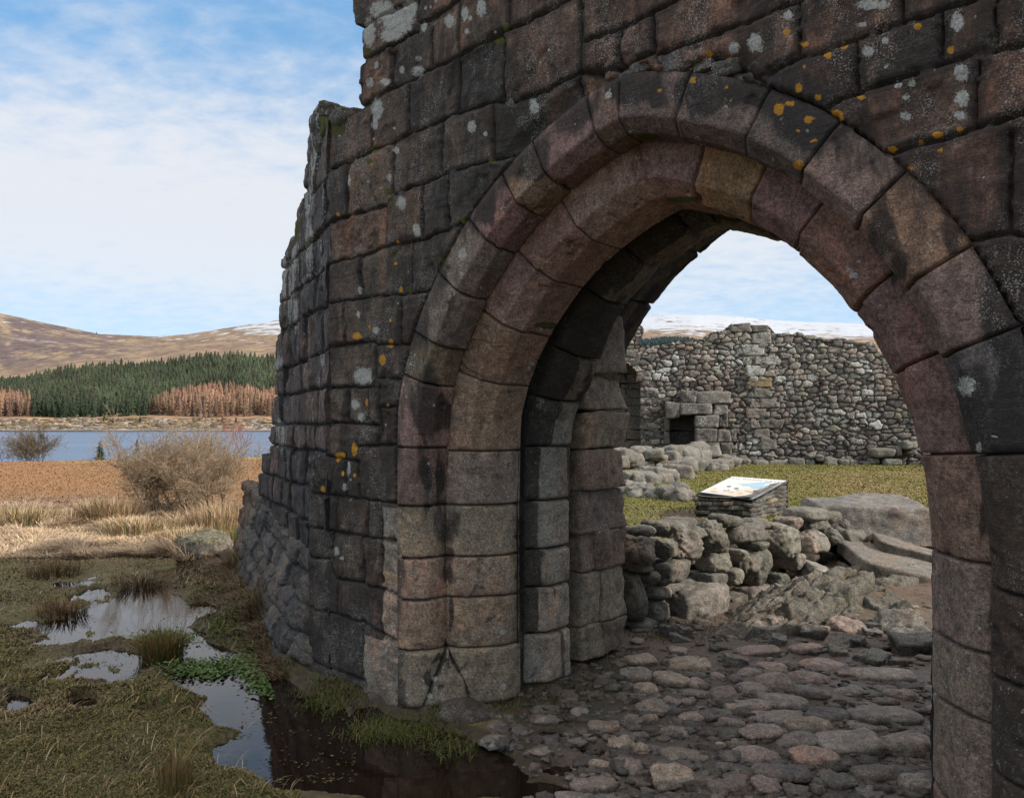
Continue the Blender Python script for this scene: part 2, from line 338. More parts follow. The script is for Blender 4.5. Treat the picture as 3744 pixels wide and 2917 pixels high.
# ---- ashlar facing of the gate side
BEDS = [[(1300,115),(1326,96),(1456,26),(1511,0)],[(1300,238),(1335,220),(1526,114),(1530,84),(1676,4),(1690,-5)],
 [(1290,398),(1321,385),(1434,322),(1570,253),(1687,195),(1867,108),(2000,40),(2090,-10)],
 [(1190,640),(1204,625),(1277,590),(1358,549),(1493,490),(1672,414),(1815,366),(1852,377),(2000,322),(2122,262),(2184,271),(2300,225),(2386,190)],
 [(2397,205),(2570,145),(2750,77),(2920,0),(2930,-5)],[(2133,154),(2386,48),(2474,-5)],[(2122,262),(2110,300),(2130,420)],
 [(1195,815),(1263,790),(1410,748),(1436,714),(1609,642),(1815,580),(1920,545)],[(1195,965),(1310,935),(1402,904),(1553,876),(1637,843),(1690,812)],
 [(1190,1112),(1313,1092),(1500,1075),(1620,1050)],[(1185,1273),(1363,1246),(1380,1260),(1510,1258)],[(1185,1421),(1363,1411)],[(1372,1380),(1485,1386)],
 [(1180,1546),(1380,1553)],[(1388,1484),(1470,1490)],[(1165,1659),(1313,1690)],[(1305,1631),(1450,1626)],[(1120,1798),(1313,1822),(1420,1838),(1500,1850)],
 [(1120,1925),(1233,1945),(1325,1963),(1394,1972),(1440,1976)],[(1120,2040),(1200,2046),(1224,2118),(1317,2130),(1470,2180)],[(1110,2226),(1233,2246),(1317,2275),(1460,2350)],
 [(1110,2410),(1328,2490)],
 [(3003,391),(3455,226),(3790,150)],[(2928,218),(3447,38),(3570,-5)],[(3259,565),(3568,474),(3790,396)],[(3530,888),(3650,862),(3790,866)],[(3670,1210),(3790,1180)],
 [(2600,205),(2765,288),(2850,342)],[(2765,288),(2925,215)],[(2870,345),(3003,391),(3040,440)]]
VERTS = [(1433,322,163),(1526,0,114),(1576,105,253),(1680,4,200),(1867,0,108),(1358,385,549),(1494,290,490),(1670,200,414),(1843,110,370),(2122,0,262),(2386,40,190),(2920,0,218),
 (3447,38,230),(3568,226,474),(3300,-5,90),(3640,0,150),(3700,480,866),(1268,600,792),(1434,520,733),(1612,440,642),(1803,370,585),(1412,752,903),(1546,680,878),(1640,640,843),
 (1317,935,1092),(1505,885,1073),(1264,1103,1262),(1467,1080,1256),(1372,1256,1415),(1270,1415,1548),(1346,1412,1550),(1388,1412,1630),(1380,1553,1632),
 (1262,1660,1815),(1310,1690,1822),(1228,1808,1943),(1346,1828,1966),(1396,1838,2130),(1324,1963,2130),(1215,1943,2046),(1232,2118,2246),(1322,2275,2490),(2260,110,235),(3130,150,345)]
def main_facing():
    sa = np.concatenate([np.arange(-1.02, 3.06, .0072), np.arange(3.1, 10, .09)])
    za = np.concatenate([np.arange(-.25, 4.34, .0072), np.arange(4.4, 5.9, .07)])
    S, Z = np.meshgrid(sa, za, indexing='ij')
    s2 = S + fbm(S, Z, 1, 5, 3, 3) * .012 + fbm(S, Z, 1, 22, 2, 5) * .005; z2 = Z + fbm(S, Z, 7, 5, 3, 4) * .012 + fbm(S, Z, 7, 22, 2, 6) * .005
    segs = polys(BEDS) + polys([[(x, y0), (x, y1)] for x, y0, y1 in VERTS])
    # coursing beyond what the frame shows: above it and to the right
    r = rng(4); zt = 4.33
    for k in range(6):
        segs.append((-1, zt, 11, zt)); x = -1 + r.uniform(0, .4)
        while x < 10: segs.append((x, zt, x, zt + .27)); x += r.uniform(.3, .6)
        zt += .27
    zt = 0
    for k in range(16):
        segs.append((3.05, zt, 11, zt)); x = 3.05 + r.uniform(0, .4)
        while x < 10: segs.append((x, zt, x, zt + .28)); x += r.uniform(.3, .6)
        zt += .28
    D = seg_dist(s2, z2, segs)
    AD = arch_dist(S, Z)
    D = np.where(D > .012, D, D) ; D = np.maximum(D + fbm(S, Z, 3, 38, 2, 13) * .0035, 0)
    wj = .0034 + .005 * np.clip(fbm(S, Z, 2, 2.2, 3, 11) + .25, 0, 1)
    # keep mask
    sp = lambda l: [un(x, y) for x, y in l]
    top = [(1288,-60),(1288,0),(1290,40),(1300,92),(1326,97),(1328,216),(1337,225),(1317,242),(1313,380),(1321,388),(1266,432),(1237,436),(1203,424)]
    out = [(-.2, 5.9)] + [(un(1288, -60)[0], 5.0)] + sp(top) + [un(1203, 1640), un(1190, 1652), un(1130, 1692), un(1123, 1705), un(1126, 2420), (un(1126, 2420)[0], -.3), (11, -.3), (11, 5.2), (5, 5.8), (2, 5.6), (1, 5.2)]
    wob = fbm(S, Z, 3, 9, 3, 21) * .012
    K = in_poly(S + wob, Z + wob, out) & (AD < .035)
    cell = K[:-1, :-1] & K[1:, :-1] & K[:-1, 1:] & K[1:, 1:]
    lab, n = flood((D > .010) & K & (AD < -.012))
    # spread labels into the joints so that edges keep their stone's colour
    for _ in range(3):
        z0 = lab == 0
        for dx, dy in ((1, 0), (-1, 0), (0, 1), (0, -1)):
            q = np.roll(lab, (dx, dy), (0, 1)); lab = np.where(z0 & (q > 0), q, lab)
    rr = rng(12)
    off = np.concatenate([[0], rr.uniform(-.009, .006, n)]); tiltx = np.concatenate([[0], rr.uniform(-.04, .04, n)]); tiltz = np.concatenate([[0], rr.uniform(-.03, .03, n)])
    pal = np.array([1.26, 1.16, 1.0]) * np.array([(.074, .056, .050), (.092, .064, .056), (.064, .054, .050), (.105, .070, .056), (.080, .064, .054), (.056, .048, .046)])
    pi_ = np.concatenate([[0], rr.integers(0, 6, n)]); T = pal[pi_[lab]] * np.concatenate([[1], rr.uniform(.75, 1.25, n)])[lab][..., None]
    right = ss(S, .9, 1.8)[..., None]
    T = T * (1 - right) + right * (T * np.array([.92, .90, .90]) + np.array([.012, .006, .007]))
    T[lab == 0] = (.02, .019, .018)
    h = -.030 * (1 - ss(D, wj * .45, wj * 1.25)) - .0045 * (1 - ss(D, .006, .022)) - .010 * (1 - ss(D, .01, .03)) * ss(fbm(S, Z, 8, 13, 3, 45), .1, .45) + off[lab] + tiltx[lab] * (S % .3 - .15) * .5 + tiltz[lab] * (Z % .25 - .12) * .5
    jz = (S < .1) & (((Z < 1.13) & (S > -.225)) | ((Z < .36) & (S > -.41))); T[jz & (D > .004)] = (.20, .17, .135)
    h = h - .045 * (1 - ss(-AD, .011, .036)) * np.where(S < .3, .12 + .88 * ss(Z, 1.13, 1.17), 1)
    h = h + fbm(S, Z, 1, 7, 4, 31) * .012 + fbm(S, Z, 1, 34, 3, 33) * .0042
    chip = ss(fbm(S, Z, 5, 5, 4, 41), .28, .5); h = h - chip * .013
    hollow = ss(S, .55, .8) * (1 - ss(S, 2.0, 2.3)) * ss(AD, -.14, -.05) * (AD < 0) * ss(Z, 2.85, 2.95); h = h - .035 * hollow * (fbm(S, Z, 2, 14, 3, 44) > -.15)
    # bowed base stones
    P = WP(S, -h, Z); PX, PY = proj(P)
    mk = np.zeros(S.shape + (4,))
    mk[..., 0] = -.45 * jz + .38 + .30 * (1 - ss(D, .008, .035)) + .35 * fbm(S, Z, 6, 1.1, 3, 61) + .14 * (1 - ss(Z, 1.0, 2.6)) * (1 - right[..., 0]) + .35 * ss(S, 2.35, 2.7) * (1 - ss(Z, 2.0, 2.6)) - .02 * right[..., 0]
    rw = rng(77); RW = [(rw.uniform(1230, 3700), rw.uniform(0, 1900), q, q * rw.uniform(.7, 1.3)) for q in rw.uniform(2.5, 6, 90)]
    mk[..., 1] = ell(PX, PY, WHITE + RW)
    mk[..., 2] = ell(PX, PY, ORANGE)
    moss = [(1225,470,40,30),(1440,930,12,14),(1350,590,12,10),(1365,545,24,14),(1830,150,24,16),(1850,100,16,16),(1345,190,16,16),(1700,805,16,20),(1420,700,18,14),(1620,950,14,14),(2560,235,50,14),(1430,735,14,12),(1500,1066,14,8),(1800,590,18,14)]
    mk[..., 3] = ell(PX, PY, moss) + .35 * (1 - ss(Z, .0, .22)) * ss(fbm(S, Z, 3, 4, 2, 9), -.1, .3)
    # back face and rims close the wall's thickness
    nv = len(za); nb = S.size; B = WP(S, 1.9 + fbm(S, Z, 9, 3, 3, 51) * .05, Z)
    F = grid_faces(len(sa), nv, cell); step = 1
    Fb = grid_faces(len(sa), nv, cell)[:, ::-1] + nb
    pad = np.zeros((cell.shape[0] + 2, cell.shape[1] + 2), bool); pad[1:-1, 1:-1] = cell
    rims = []
    idx = np.arange(S.size).reshape(S.shape)
    for (di, dj, a, b) in ((-1, 0, (0, 1), (0, 0)), (1, 0, (1, 0), (1, 1)), (0, -1, (0, 0), (1, 0)), (0, 1, (1, 1), (0, 1))):
        nbr = pad[1 + di:1 + di + cell.shape[0], 1 + dj:1 + dj + cell.shape[1]]
        ii, jj = np.where(cell & ~nbr)
        va = idx[ii + a[0], jj + a[1]]; vb = idx[ii + b[0], jj + b[1]]
        rims.append(np.stack([va, vb, vb + nb, va + nb], -1))
    # rims deform through an intermediate ring so the top edge looks like broken core work
    V = np.concatenate([P.reshape(-1, 3), B.reshape(-1, 3)]); T2 = T.reshape(-1, 3); m2 = mk.reshape(-1, 4)
    Tt = np.concatenate([T2, np.tile((.07, .06, .055), (nb, 1))]); mm = np.concatenate([m2, np.tile((.1, 0, 0, 0), (nb, 1))])
    used = np.zeros(len(V), bool); FF = [F, Fb, np.concatenate(rims)]
    for f in FF: used[f.ravel()] = True
    re = np.cumsum(used) - 1; FF = [re[f] for f in FF]
    mesh_obj('ashlar_facing', V[used], FF, M['facing'], gate, tint=Tt[used], mask=mm[used], loc=tuple(P0) + (0,))
main_facing()
# ---- moulded arch rings and jambs: height field over (u, w); w runs along the 45-degree splay
WX, WY = .583, .812
def prof_arch1(w): return np.interp(w, [-.02, 0, .096, .182, .288], [-.05, 0, .134, .134, .058])
def prof_arch2(w): return np.interp(w, [.279, .389, .51, .697], [.046, .164, .163, .03])
def bulge(w, w0, w1, amp, sh=2.4):
    t = np.clip((w - w0) / (w1 - w0), 0, 1); return amp * (1 - np.abs(2 * t - 1) ** sh)
def prof_jamb1(w): return bulge(w, -.01, .275, .075) - .012
def prof_jamb2(w): return bulge(w, .265, .70, .080, 3.2) - .012
ring_pal = np.array([1.6, 1.45, 1.3]) * np.array([(.135, .088, .072), (.105, .072, .062), (.16, .108, .085), (.125, .095, .075), (.10, .075, .068), (.15, .11, .082)])
def ring_stone(u0, u1, which, seed, tint=None, prot=0.):
    r = rng(seed); du = .008; nu = max(6, int((u1 - u0) / du)); U = np.linspace(u0, u1, nu)
    w0, w1 = ((-.004, .281), (.272, .70))[which]
    nw = int((w1 - w0) / .0075); Wv = np.linspace(w0, w1, nw)
    UU, WW = np.meshgrid(U, Wv, indexing='ij'); cs, cz, ns, nz = curve(UU)
    a = (prof_arch1, prof_arch2)[which](WW); j = (prof_jamb1, prof_jamb2)[which](WW)
    tr = 1 - ss(cz, 1.05, 1.75); h = a * (1 - tr) + j * tr; crease_shade = 0 * h
    # pyramid stop filling the groove at the foot of the left jamb
    foot = (1 - ss(cz, .05, .42))
    if cz.min() < .45 and cs.mean() < 1:
        zz = np.clip(.365 - cz, 0, 1); pyr = -.014 + np.minimum(zz * .42, .082) - np.maximum(0, np.abs(WW - .272) - zz * .42) * 2.2
        pyr = np.minimum(pyr, .085)
        hj = h
        crease = np.abs(hj - pyr); h = np.where((cz < .365), np.maximum(hj, pyr), h) - np.where(cz < .365, .03 * (1 - ss(crease, 0, .014)) * ss(cz, -.02, .06), 0); crease_shade = (cz < .37) * (1 - ss(crease, .0, .016)) * ss(cz, .03, .12)  # crease shade painted into the mask where the relief reads flat
        h = h + .028 * (1 - ss(cz, .40, .44)) * np.ones_like(h) if cz.min() < .3 and which >= 0 else h
        # worn rounded underside
        h = h - .10 * (1 - ss(cz, -.02, .07)) ** 2
    wp = WW + fbm(cs, cz, WW, 6, 3, seed) * .006; up = UU + fbm(cs, cz, WW + 3, 5, 3, seed + 1) * .006
    de = np.minimum(up - u0, u1 - up)
    gap = .0045 + .003 * r.random()
    h = h - .04 * (1 - ss(de, gap * .35, gap * 1.0)) - .003 * (1 - ss(de, .004, .015)) - .012 * (1 - ss(de, .006, .03)) * ss(fbm(cs, cz, WW, 14, 3, seed + 15), .15, .5) + prot + r.uniform(-.005, .006)
    de2 = np.minimum(WW - w0, w1 - WW)
    if which == 0: h = h - .012 * (1 - ss(WW - w0, .0, .012)) * (1 if u0 > 1.5 else .15)
    h = h + fbm(cs, cz, WW, 6, 4, seed + 2) * .005 + fbm(cs, cz, WW, 30, 3, seed + 3) * .0035
    h = h - .014 * ss(fbm(cs, cz, WW, 8.5, 4, seed + 5), .36, .46)
    rr_ = WX * WW + WY * h; nn_ = WY * WW - WX * h
    P = WP(cs + ns * rr_, nn_, cz + nz * rr_); PX, PY = proj(P)
    mk = np.zeros(UU.shape + (4,))
    mk[..., 0] = 1.3 * crease_shade + .9 * ell(PX, PY, RBLACK, True) + (.42 if which == 0 else .08) + 1.6 * (which == 0) * ss(cs, 2.55, 2.72) * (1 - ss(cz, 1.45, 1.75)) + .30 * (1 - ss(WW, 0, .09)) * (which == 0) + .15 * (1 - ss(de, .0, .03))
    rw = rng(seed + 9); q = [(rw.uniform(PX.min(), PX.max()), rw.uniform(PY.min(), PY.max()), z, z * 1.2) for z in rw.uniform(3, 6, 5)]
    pale = ell(PX, PY, RPALE)
    mk[..., 1] = np.maximum(ell(PX, PY, RWHITE + q), .42 * pale)
    mk[..., 2] = ell(PX, PY, RORANGE)
    mk[..., 3] = .75 * ell(PX, PY, [(1640,905,10,14),(1620,960,14,20),(1560,1110,8,10),(2370,500,50,16),(3450,1305,16,6),(1740,2600,90,30),(2500,730,80,14),(2000,1190,60,16)]) + .2 * (1 - ss(cz, .0, .10))
    if tint is None: tint = ring_pal[r.integers(0, 6)] * r.uniform(.8, 1.15)
    tint = np.array(tint) * ((np.array([1.45, 1.32, 1.22]) if which == 0 and u0 > 1.5 else np.array([1.95, 1.82, 1.60]) if u0 < 2.1 else np.array([1.7, 1.50, 1.36])) if not hasattr(tint, 'shape') else 1)
    T = np.tile(np.array(tint), UU.shape + (1,)).reshape(UU.shape + (3,))
    # flecked pale crust on the jamb stones
    mk[..., 1] = np.maximum(mk[..., 1], .20 * (1 - ss(cz, .9, 1.5)) + .12)
    V = P.reshape(-1, 3); F = grid_faces(nu, nw)
    # solid sides: extrude rim inwards
    idx = np.arange(nu * nw).reshape(nu, nw); loop = np.concatenate([idx[:, 0], idx[-1, 1:], idx[::-1, -1][1:], idx[0, ::-1][1:-1]])
    cs1, cz1, ns1, nz1 = [q.ravel()[loop] for q in (cs, cz, ns, nz)]; WL = WW.ravel()[loop]; hb = -.10 - 0 * WL
    rb = np.clip(WX * WL + WY * hb, .012, None); nb_ = WY * WL - WX * hb
    B = WP(cs1 + ns1 * rb, nb_, cz1 + nz1 * rb); n0 = len(V); m = len(loop)
    R = np.stack([loop, np.roll(loop, -1), n0 + (np.arange(m) + 1) % m, n0 + np.arange(m)], -1)[:, ::-1]
    T2 = np.concatenate([T.reshape(-1, 3), np.tile((.03, .025, .022), (m, 1))]); m2 = np.concatenate([mk.reshape(-1, 4), np.tile((.7, 0, 0, 0), (m, 1))])
    nm = 'voussoir' if u0 > 1.62 and u1 < UMAX - 1.62 else 'jamb_stone'
    return mesh_obj(nm, np.concatenate([V, B]), [F[:, ::-1], R[:, ::-1]], M['arch'], gate, tint=T2, mask=m2, loc=WP(cs.mean(), .2, cz.mean()))
def zl(z): return u_of(-.08, z)
def zr(z): return u_of(2.87, z)
def pu(x, y, n=0, r=0):
    s, z = un(x, y, n)
    d = (_cs + _ns * r - s) ** 2 + (_cz + _nz * r - z) ** 2; return _uu[np.argmin(d)]
base_z = -.03
j1 = [zl(base_z), zl(.335), zl(.62), zl(.852), zl(1.146), zl(1.47), pu(1480, 1372), pu(1522, 1215), pu(1604, 1000), pu(1718, 811), pu(1840, 655), pu(1948, 535), pu(2144, 366), pu(2261, 289), pu(2518, 271), pu(2804, 339), pu(3042, 478), pu(3284, 650), pu(3517, 914), pu(3681, 1204), zr(1.512), zr(1.08), zr(.80), zr(.50), zr(base_z)]
j2 = [zl(base_z), zl(.335), zl(.62), zl(.852), zl(1.146), zl(1.453), pu(1680, 1362, .2, .2), pu(1770, 1140, .2, .2), pu(1900, 925, .2, .2), pu(2054, 741, .2, .2), pu(2329, 539, .2, .2), pu(2577, 519, .2, .2), pu(2804, 592, .2, .2), pu(3020, 728, .2, .2), pu(3262, 992, .2, .2), pu(3433, 1286, .2, .2), zr(1.512), zr(1.13), zr(.83), zr(.60), zr(.25), zr(base_z)]
T1 = {0:(.115,.10,.08),1:(.15,.105,.08),2:(.13,.095,.078),3:(.125,.10,.075),4:(.12,.085,.075),5:(.15,.105,.092),6:(.125,.10,.07),7:(.12,.10,.09),8:(.12,.10,.085),9:(.13,.085,.08),10:(.14,.10,.07),11:(.13,.085,.082),12:(.10,.07,.06),13:(.09,.068,.063),14:(.085,.066,.06),15:(.075,.062,.06),16:(.14,.10,.088),17:(.16,.105,.075),18:(.125,.09,.08),19:(.06,.055,.056)}
T2_ = {0:(.115,.10,.078),1:(.115,.095,.075),2:(.13,.10,.08),3:(.12,.105,.085),4:(.12,.10,.09),5:(.145,.105,.08),6:(.13,.095,.07),7:(.145,.10,.088),8:(.15,.10,.085),9:(.16,.115,.10),10:(.125,.085,.078),11:(.155,.105,.062),12:(.13,.082,.08),13:(.125,.078,.065),14:(.105,.072,.068),15:(.11,.076,.07),16:(.115,.08,.065),17:(.11,.09,.082),18:(.11,.095,.08),19:(.105,.09,.075)}
for i in range(len(j1) - 1): ring_stone(j1[i], j1[i + 1], 0, 100 + i, T1.get(i), prot=.022 if i == 7 else 0)
for i in range(len(j2) - 1): ring_stone(j2[i], j2[i + 1], 1, 200 + i, T2_.get(i))

# ---- door slot and rear order behind the mouldings (swept on the same path)
def sweep(name, prof, u0, u1, seed, mat, tint, joints=(), par=gate, mk0=(.3, .1, 0, 0), bulk=0., rough=.006, slotdark=0):
    prof = np.array(prof, float); dl = np.concatenate([[0], np.cumsum(np.hypot(*np.diff(prof, axis=0).T))]); nv = max(5, int(dl[-1] / .02)); t = np.linspace(0, dl[-1], nv)
    pr, pn = np.interp(t, dl, prof[:, 0]), np.interp(t, dl, prof[:, 1])
    nu = max(4, int((u1 - u0) / .009)); U = np.linspace(u0, u1, nu); UU, I = np.meshgrid(U, np.arange(nv), indexing='ij')
    cs, cz, ns, nz = curve(UU); rr = pr[I]; nn = pn[I]
    hb = np.exp(-((np.minimum(UU, UMAX - UU) - 2.55) / .45) ** 2) * bulk; rr = rr + hb
    rr = rr + fbm(cs, cz, nn, 5, 4, seed) * .014 + fbm(cs, cz, nn, 26, 2, seed) * rough
    for q in joints:
        d = np.abs(UU - q); rr = rr - .035 * (1 - ss(d, .003, .010)) - .006 * (1 - ss(d, .008, .022))
    if u0 < .2 or u1 > UMAX - .2: pass
    P = WP(cs + ns * rr, nn, cz + nz * rr)
    T = np.tile(np.array(tint), (P.shape[0] * P.shape[1], 1)); r = rng(seed); qs = np.array(sorted(joints)); k = np.searchsorted(qs, UU.ravel()) if len(qs) else np.zeros(UU.size, int)
    T = T * (r.uniform(.75, 1.25, len(qs) + 1)[k])[:, None]
    mk = np.tile(np.array(mk0, float), (len(T), 1)); F = grid_faces(nu, nv)
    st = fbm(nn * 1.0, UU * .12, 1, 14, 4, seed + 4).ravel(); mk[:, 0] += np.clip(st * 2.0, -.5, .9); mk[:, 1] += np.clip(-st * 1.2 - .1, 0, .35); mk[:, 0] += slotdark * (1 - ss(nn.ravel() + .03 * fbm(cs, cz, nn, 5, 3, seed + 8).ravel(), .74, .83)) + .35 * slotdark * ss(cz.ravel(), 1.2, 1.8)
    return mesh_obj(name, P.reshape(-1, 3), F, mat, par, tint=T, mask=mk, loc=WP(cs.mean(), nn.mean(), cz.mean()))
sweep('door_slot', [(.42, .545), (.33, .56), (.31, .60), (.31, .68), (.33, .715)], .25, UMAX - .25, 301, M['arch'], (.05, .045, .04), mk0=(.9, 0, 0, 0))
jr = [zl(.03), zl(.34), zl(.62), zl(.85), zl(1.14), zl(1.47), zl(1.47) + .42, zl(1.47) + .85, zl(1.47) + 1.3, zl(1.47) + 1.7, zl(1.47) + 2.1, zl(1.47) + 2.5, zl(1.47) + 2.9, zl(1.47) + 3.3, zr(1.1), zr(.8), zr(.4), zr(.03)]
jr[5] = jr[5]
for i in range(len(jr) - 1):
    a, b = jr[i], jr[i + 1]
    nm = 'jamb_stone' if (i < 5 or i > 13) else 'voussoir'
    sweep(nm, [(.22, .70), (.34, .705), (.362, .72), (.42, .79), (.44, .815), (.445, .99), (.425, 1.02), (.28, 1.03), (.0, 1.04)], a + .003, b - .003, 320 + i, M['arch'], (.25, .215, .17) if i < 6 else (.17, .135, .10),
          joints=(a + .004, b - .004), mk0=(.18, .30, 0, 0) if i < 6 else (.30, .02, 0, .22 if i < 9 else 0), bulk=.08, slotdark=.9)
sweep('rear_vault', [(.07, 1.03), (.07, 1.93)], .3, UMAX - .3, 360, M['core'], (.08, .07, .06), joints=[.9, 1.5, 2, 2.5, 3, 3.5, 4, 4.5, 5], mk0=(.4, 0, 0, 0))

# ---- stones as rounded blocks
def cube_sphere(n):
    key = ('cs', n)
    if key in CACHE: return CACHE[key]
    P, F = [], []; g = np.linspace(-1, 1, n); idx = {}
    def vid(p):
        k = tuple(np.round(p, 5))
        if k not in idx: idx[k] = len(P); P.append(p)
        return idx[k]
    for ax in range(3):
        for sg in (-1, 1):
            for i in range(n - 1):
                for j in range(n - 1):
                    q = []
                    for (a, b) in ((i, j), (i + 1, j), (i + 1, j + 1), (i, j + 1)):
                        p = [0, 0, 0]; p[ax] = sg; p[(ax + 1) % 3] = g[a]; p[(ax + 2) % 3] = g[b]; q.append(vid(p))
                    F.append(q if sg > 0 else q[::-1])
    CACHE[key] = (np.array(P, float), np.array(F)); return CACHE[key]
CACHE = {}
def block(name, c, half, ax, mat, parent, seed, tint, rnd=.25, rough=.02, n=14, mask=(.1, .2, 0, 0), kind_round=None, flat_bottom=False):
    """block centred c, half sizes, ax = 3x3 rows of local axes; rnd 0 = sharp .. 1 = ellipsoid"""
    p, F = cube_sphere(n); half = np.array(half, float)
    s = p / np.linalg.norm(p, axis=1)[:, None]
    e = 2 / max(rnd, .08); sup = p / (np.sum(np.abs(p) ** e, axis=1) ** (1 / e))[:, None]
    q = sup * half
    r = rng(seed); sh = r.uniform(-.16, .16, 4) * (0.6 + rnd)
    q = q * (1 + sh[0] * sup[:, [2]] * np.array([1, 1, 0]) + sh[1] * sup[:, [0]] * np.array([0, .6, 1]))
    o = r.uniform(0, 50, 3); m = half.min()
    k = 1.1 / max(half.max(), .02)
    d = fbm(q[:, 0] + o[0], q[:, 1] + o[1], q[:, 2] + o[2], k, 4, seed) * rough * 4 + fbm(q[:, 0] + o[0], q[:, 1] + o[1], q[:, 2] + o[2], k * 5, 3, seed + 1) * rough
    q = q + s * (d * m / .1 * .6)[:, None] if m < .1 else q + s * d[:, None]
    V = q @ np.array(ax) + np.array(c)
    T = np.tile(np.array(tint), (len(V), 1)); mk = np.tile(np.array(mask, float), (len(V), 1))
    if mask[3] > 0: mk[:, 3] = mask[3] * ss(s[:, 2] + .4 * fbm(V[:, 0], V[:, 1], V[:, 2], 4, 2, seed), -.2, .6)
    if mask[1] > .35: mk[:, 1] = mask[1] * (.75 + .5 * fbm(V[:, 0], V[:, 1], V[:, 2], 9 * .3 / max(half.max(), .1), 3, seed + 5))
    return mesh_obj(name, V, F, mat, parent, tint=T, mask=mk, loc=tuple(c))
AXW = np.array([(DS[0], DS[1], 0), (DN[0], DN[1], 0), (0, 0, 1)])
def wblock(name, s0, s1, n0, n1, z0, z1, seed, tint, **k):
    c = WP((s0 + s1) / 2, (n0 + n1) / 2, (z0 + z1) / 2); return block(name, c, ((s1 - s0) / 2, (n1 - n0) / 2, (z1 - z0) / 2), AXW, M['arch'], k.pop('parent', gate), seed, tint, **k)
# inner pier seen through the passage
zz = [.06, .27, .64, .89, 1.16, 1.43, 1.69, 1.93, 2.36]
for i in range(8):
    m = (.05, .44, 0, 0) if i > 2 else (.15, .36, 0, 0)
    t = np.array([2.5, 2.3, 2.1]) * np.array([(.085, .075, .062), (.10, .09, .075), (.085, .068, .06), (.08, .066, .06), (.10, .08, .064), (.12, .105, .085), (.115, .10, .085), (.11, .095, .08)][i])
    if i in (0, 1, 2):
        wblock('jamb_stone', -.10, .305, 1.20, 1.45 - .05 * i, zz[i] + .004, zz[i + 1] - .004, 400 + i, t, rnd=.07, rough=.010, n=22, mask=m)
        wblock('jamb_stone', -.10, .315, 1.455 - .05 * i, 1.70, zz[i] + .004, zz[i + 1] - .004, 420 + i, t * .85, rnd=.07, rough=.010, n=22, mask=m)
    else: wblock('jamb_stone', -.15 - .02 * (i % 2), .31 + .01 * (i % 3), 1.19, 1.70, zz[i] + .004, zz[i + 1] - .004, 400 + i, t, rnd=.07, rough=.010, mask=m, n=26)
for i, (z0_, z1_) in enumerate([(.0, .5), (.5, 1.0), (1.0, 1.6), (1.6, 2.3)]):
    wblock('jamb_stone', -.3, .12, 1.04, 1.17, z0_, z1_, 431 + i, (.07, .06, .055), rnd=.2)
for i, (x, y, w_, h_) in enumerate([(2370, 240, 62, 15), (2492, 218, 66, 28), (2655, 252, 44, 20), (2290, 285, 50, 14), (2575, 245, 30, 14), (1865, 385, 20, 14), (2730, 290, 26, 12)]):
    s_, z_ = un(x, y, .03); k_ = 4.16 - .669 * s_; a_ = w_ / FS * k_ / .62; e_ = h_ / FS * k_
    th_ = 0.; A = np.array([(DS[0], DS[1], 0), (DN[0], DN[1], 0), (0, 0, 1)])
    block('packing_stone', WP(s_, .062, z_), (a_ * .8, .05, e_ * 1.5), A, M['facing'], gate, 450 + i, (.085, .075, .07), rnd=.3, rough=.02, n=14, mask=(.1, .42 if i != 3 else .2, 0, 0))
# rubble footing under the jambs
r = rng(9)
FOOT = [(1720, 2640, .16), (1560, 2615, .13), (1800, 2600, .12), (1985, 2560, .07), (2070, 2545, .05), (1420, 2570, .14), (1300, 2520, .13), (1190, 2470, .13), (1640, 2655, .10)]
for i, (x, y, q) in enumerate(FOOT):
    Y = 1.6 * FS / (y - HY); X = (x - CX) / FS * Y; Y += .10
    block('footing_stone', (X, Y, -.03), (q, q * .8, q * .55), np.eye(3), M['boulder'], gate, 440 + i, (.075, .06, .05), rnd=.7, rough=.03, mask=(.5, .15, 0, .35))
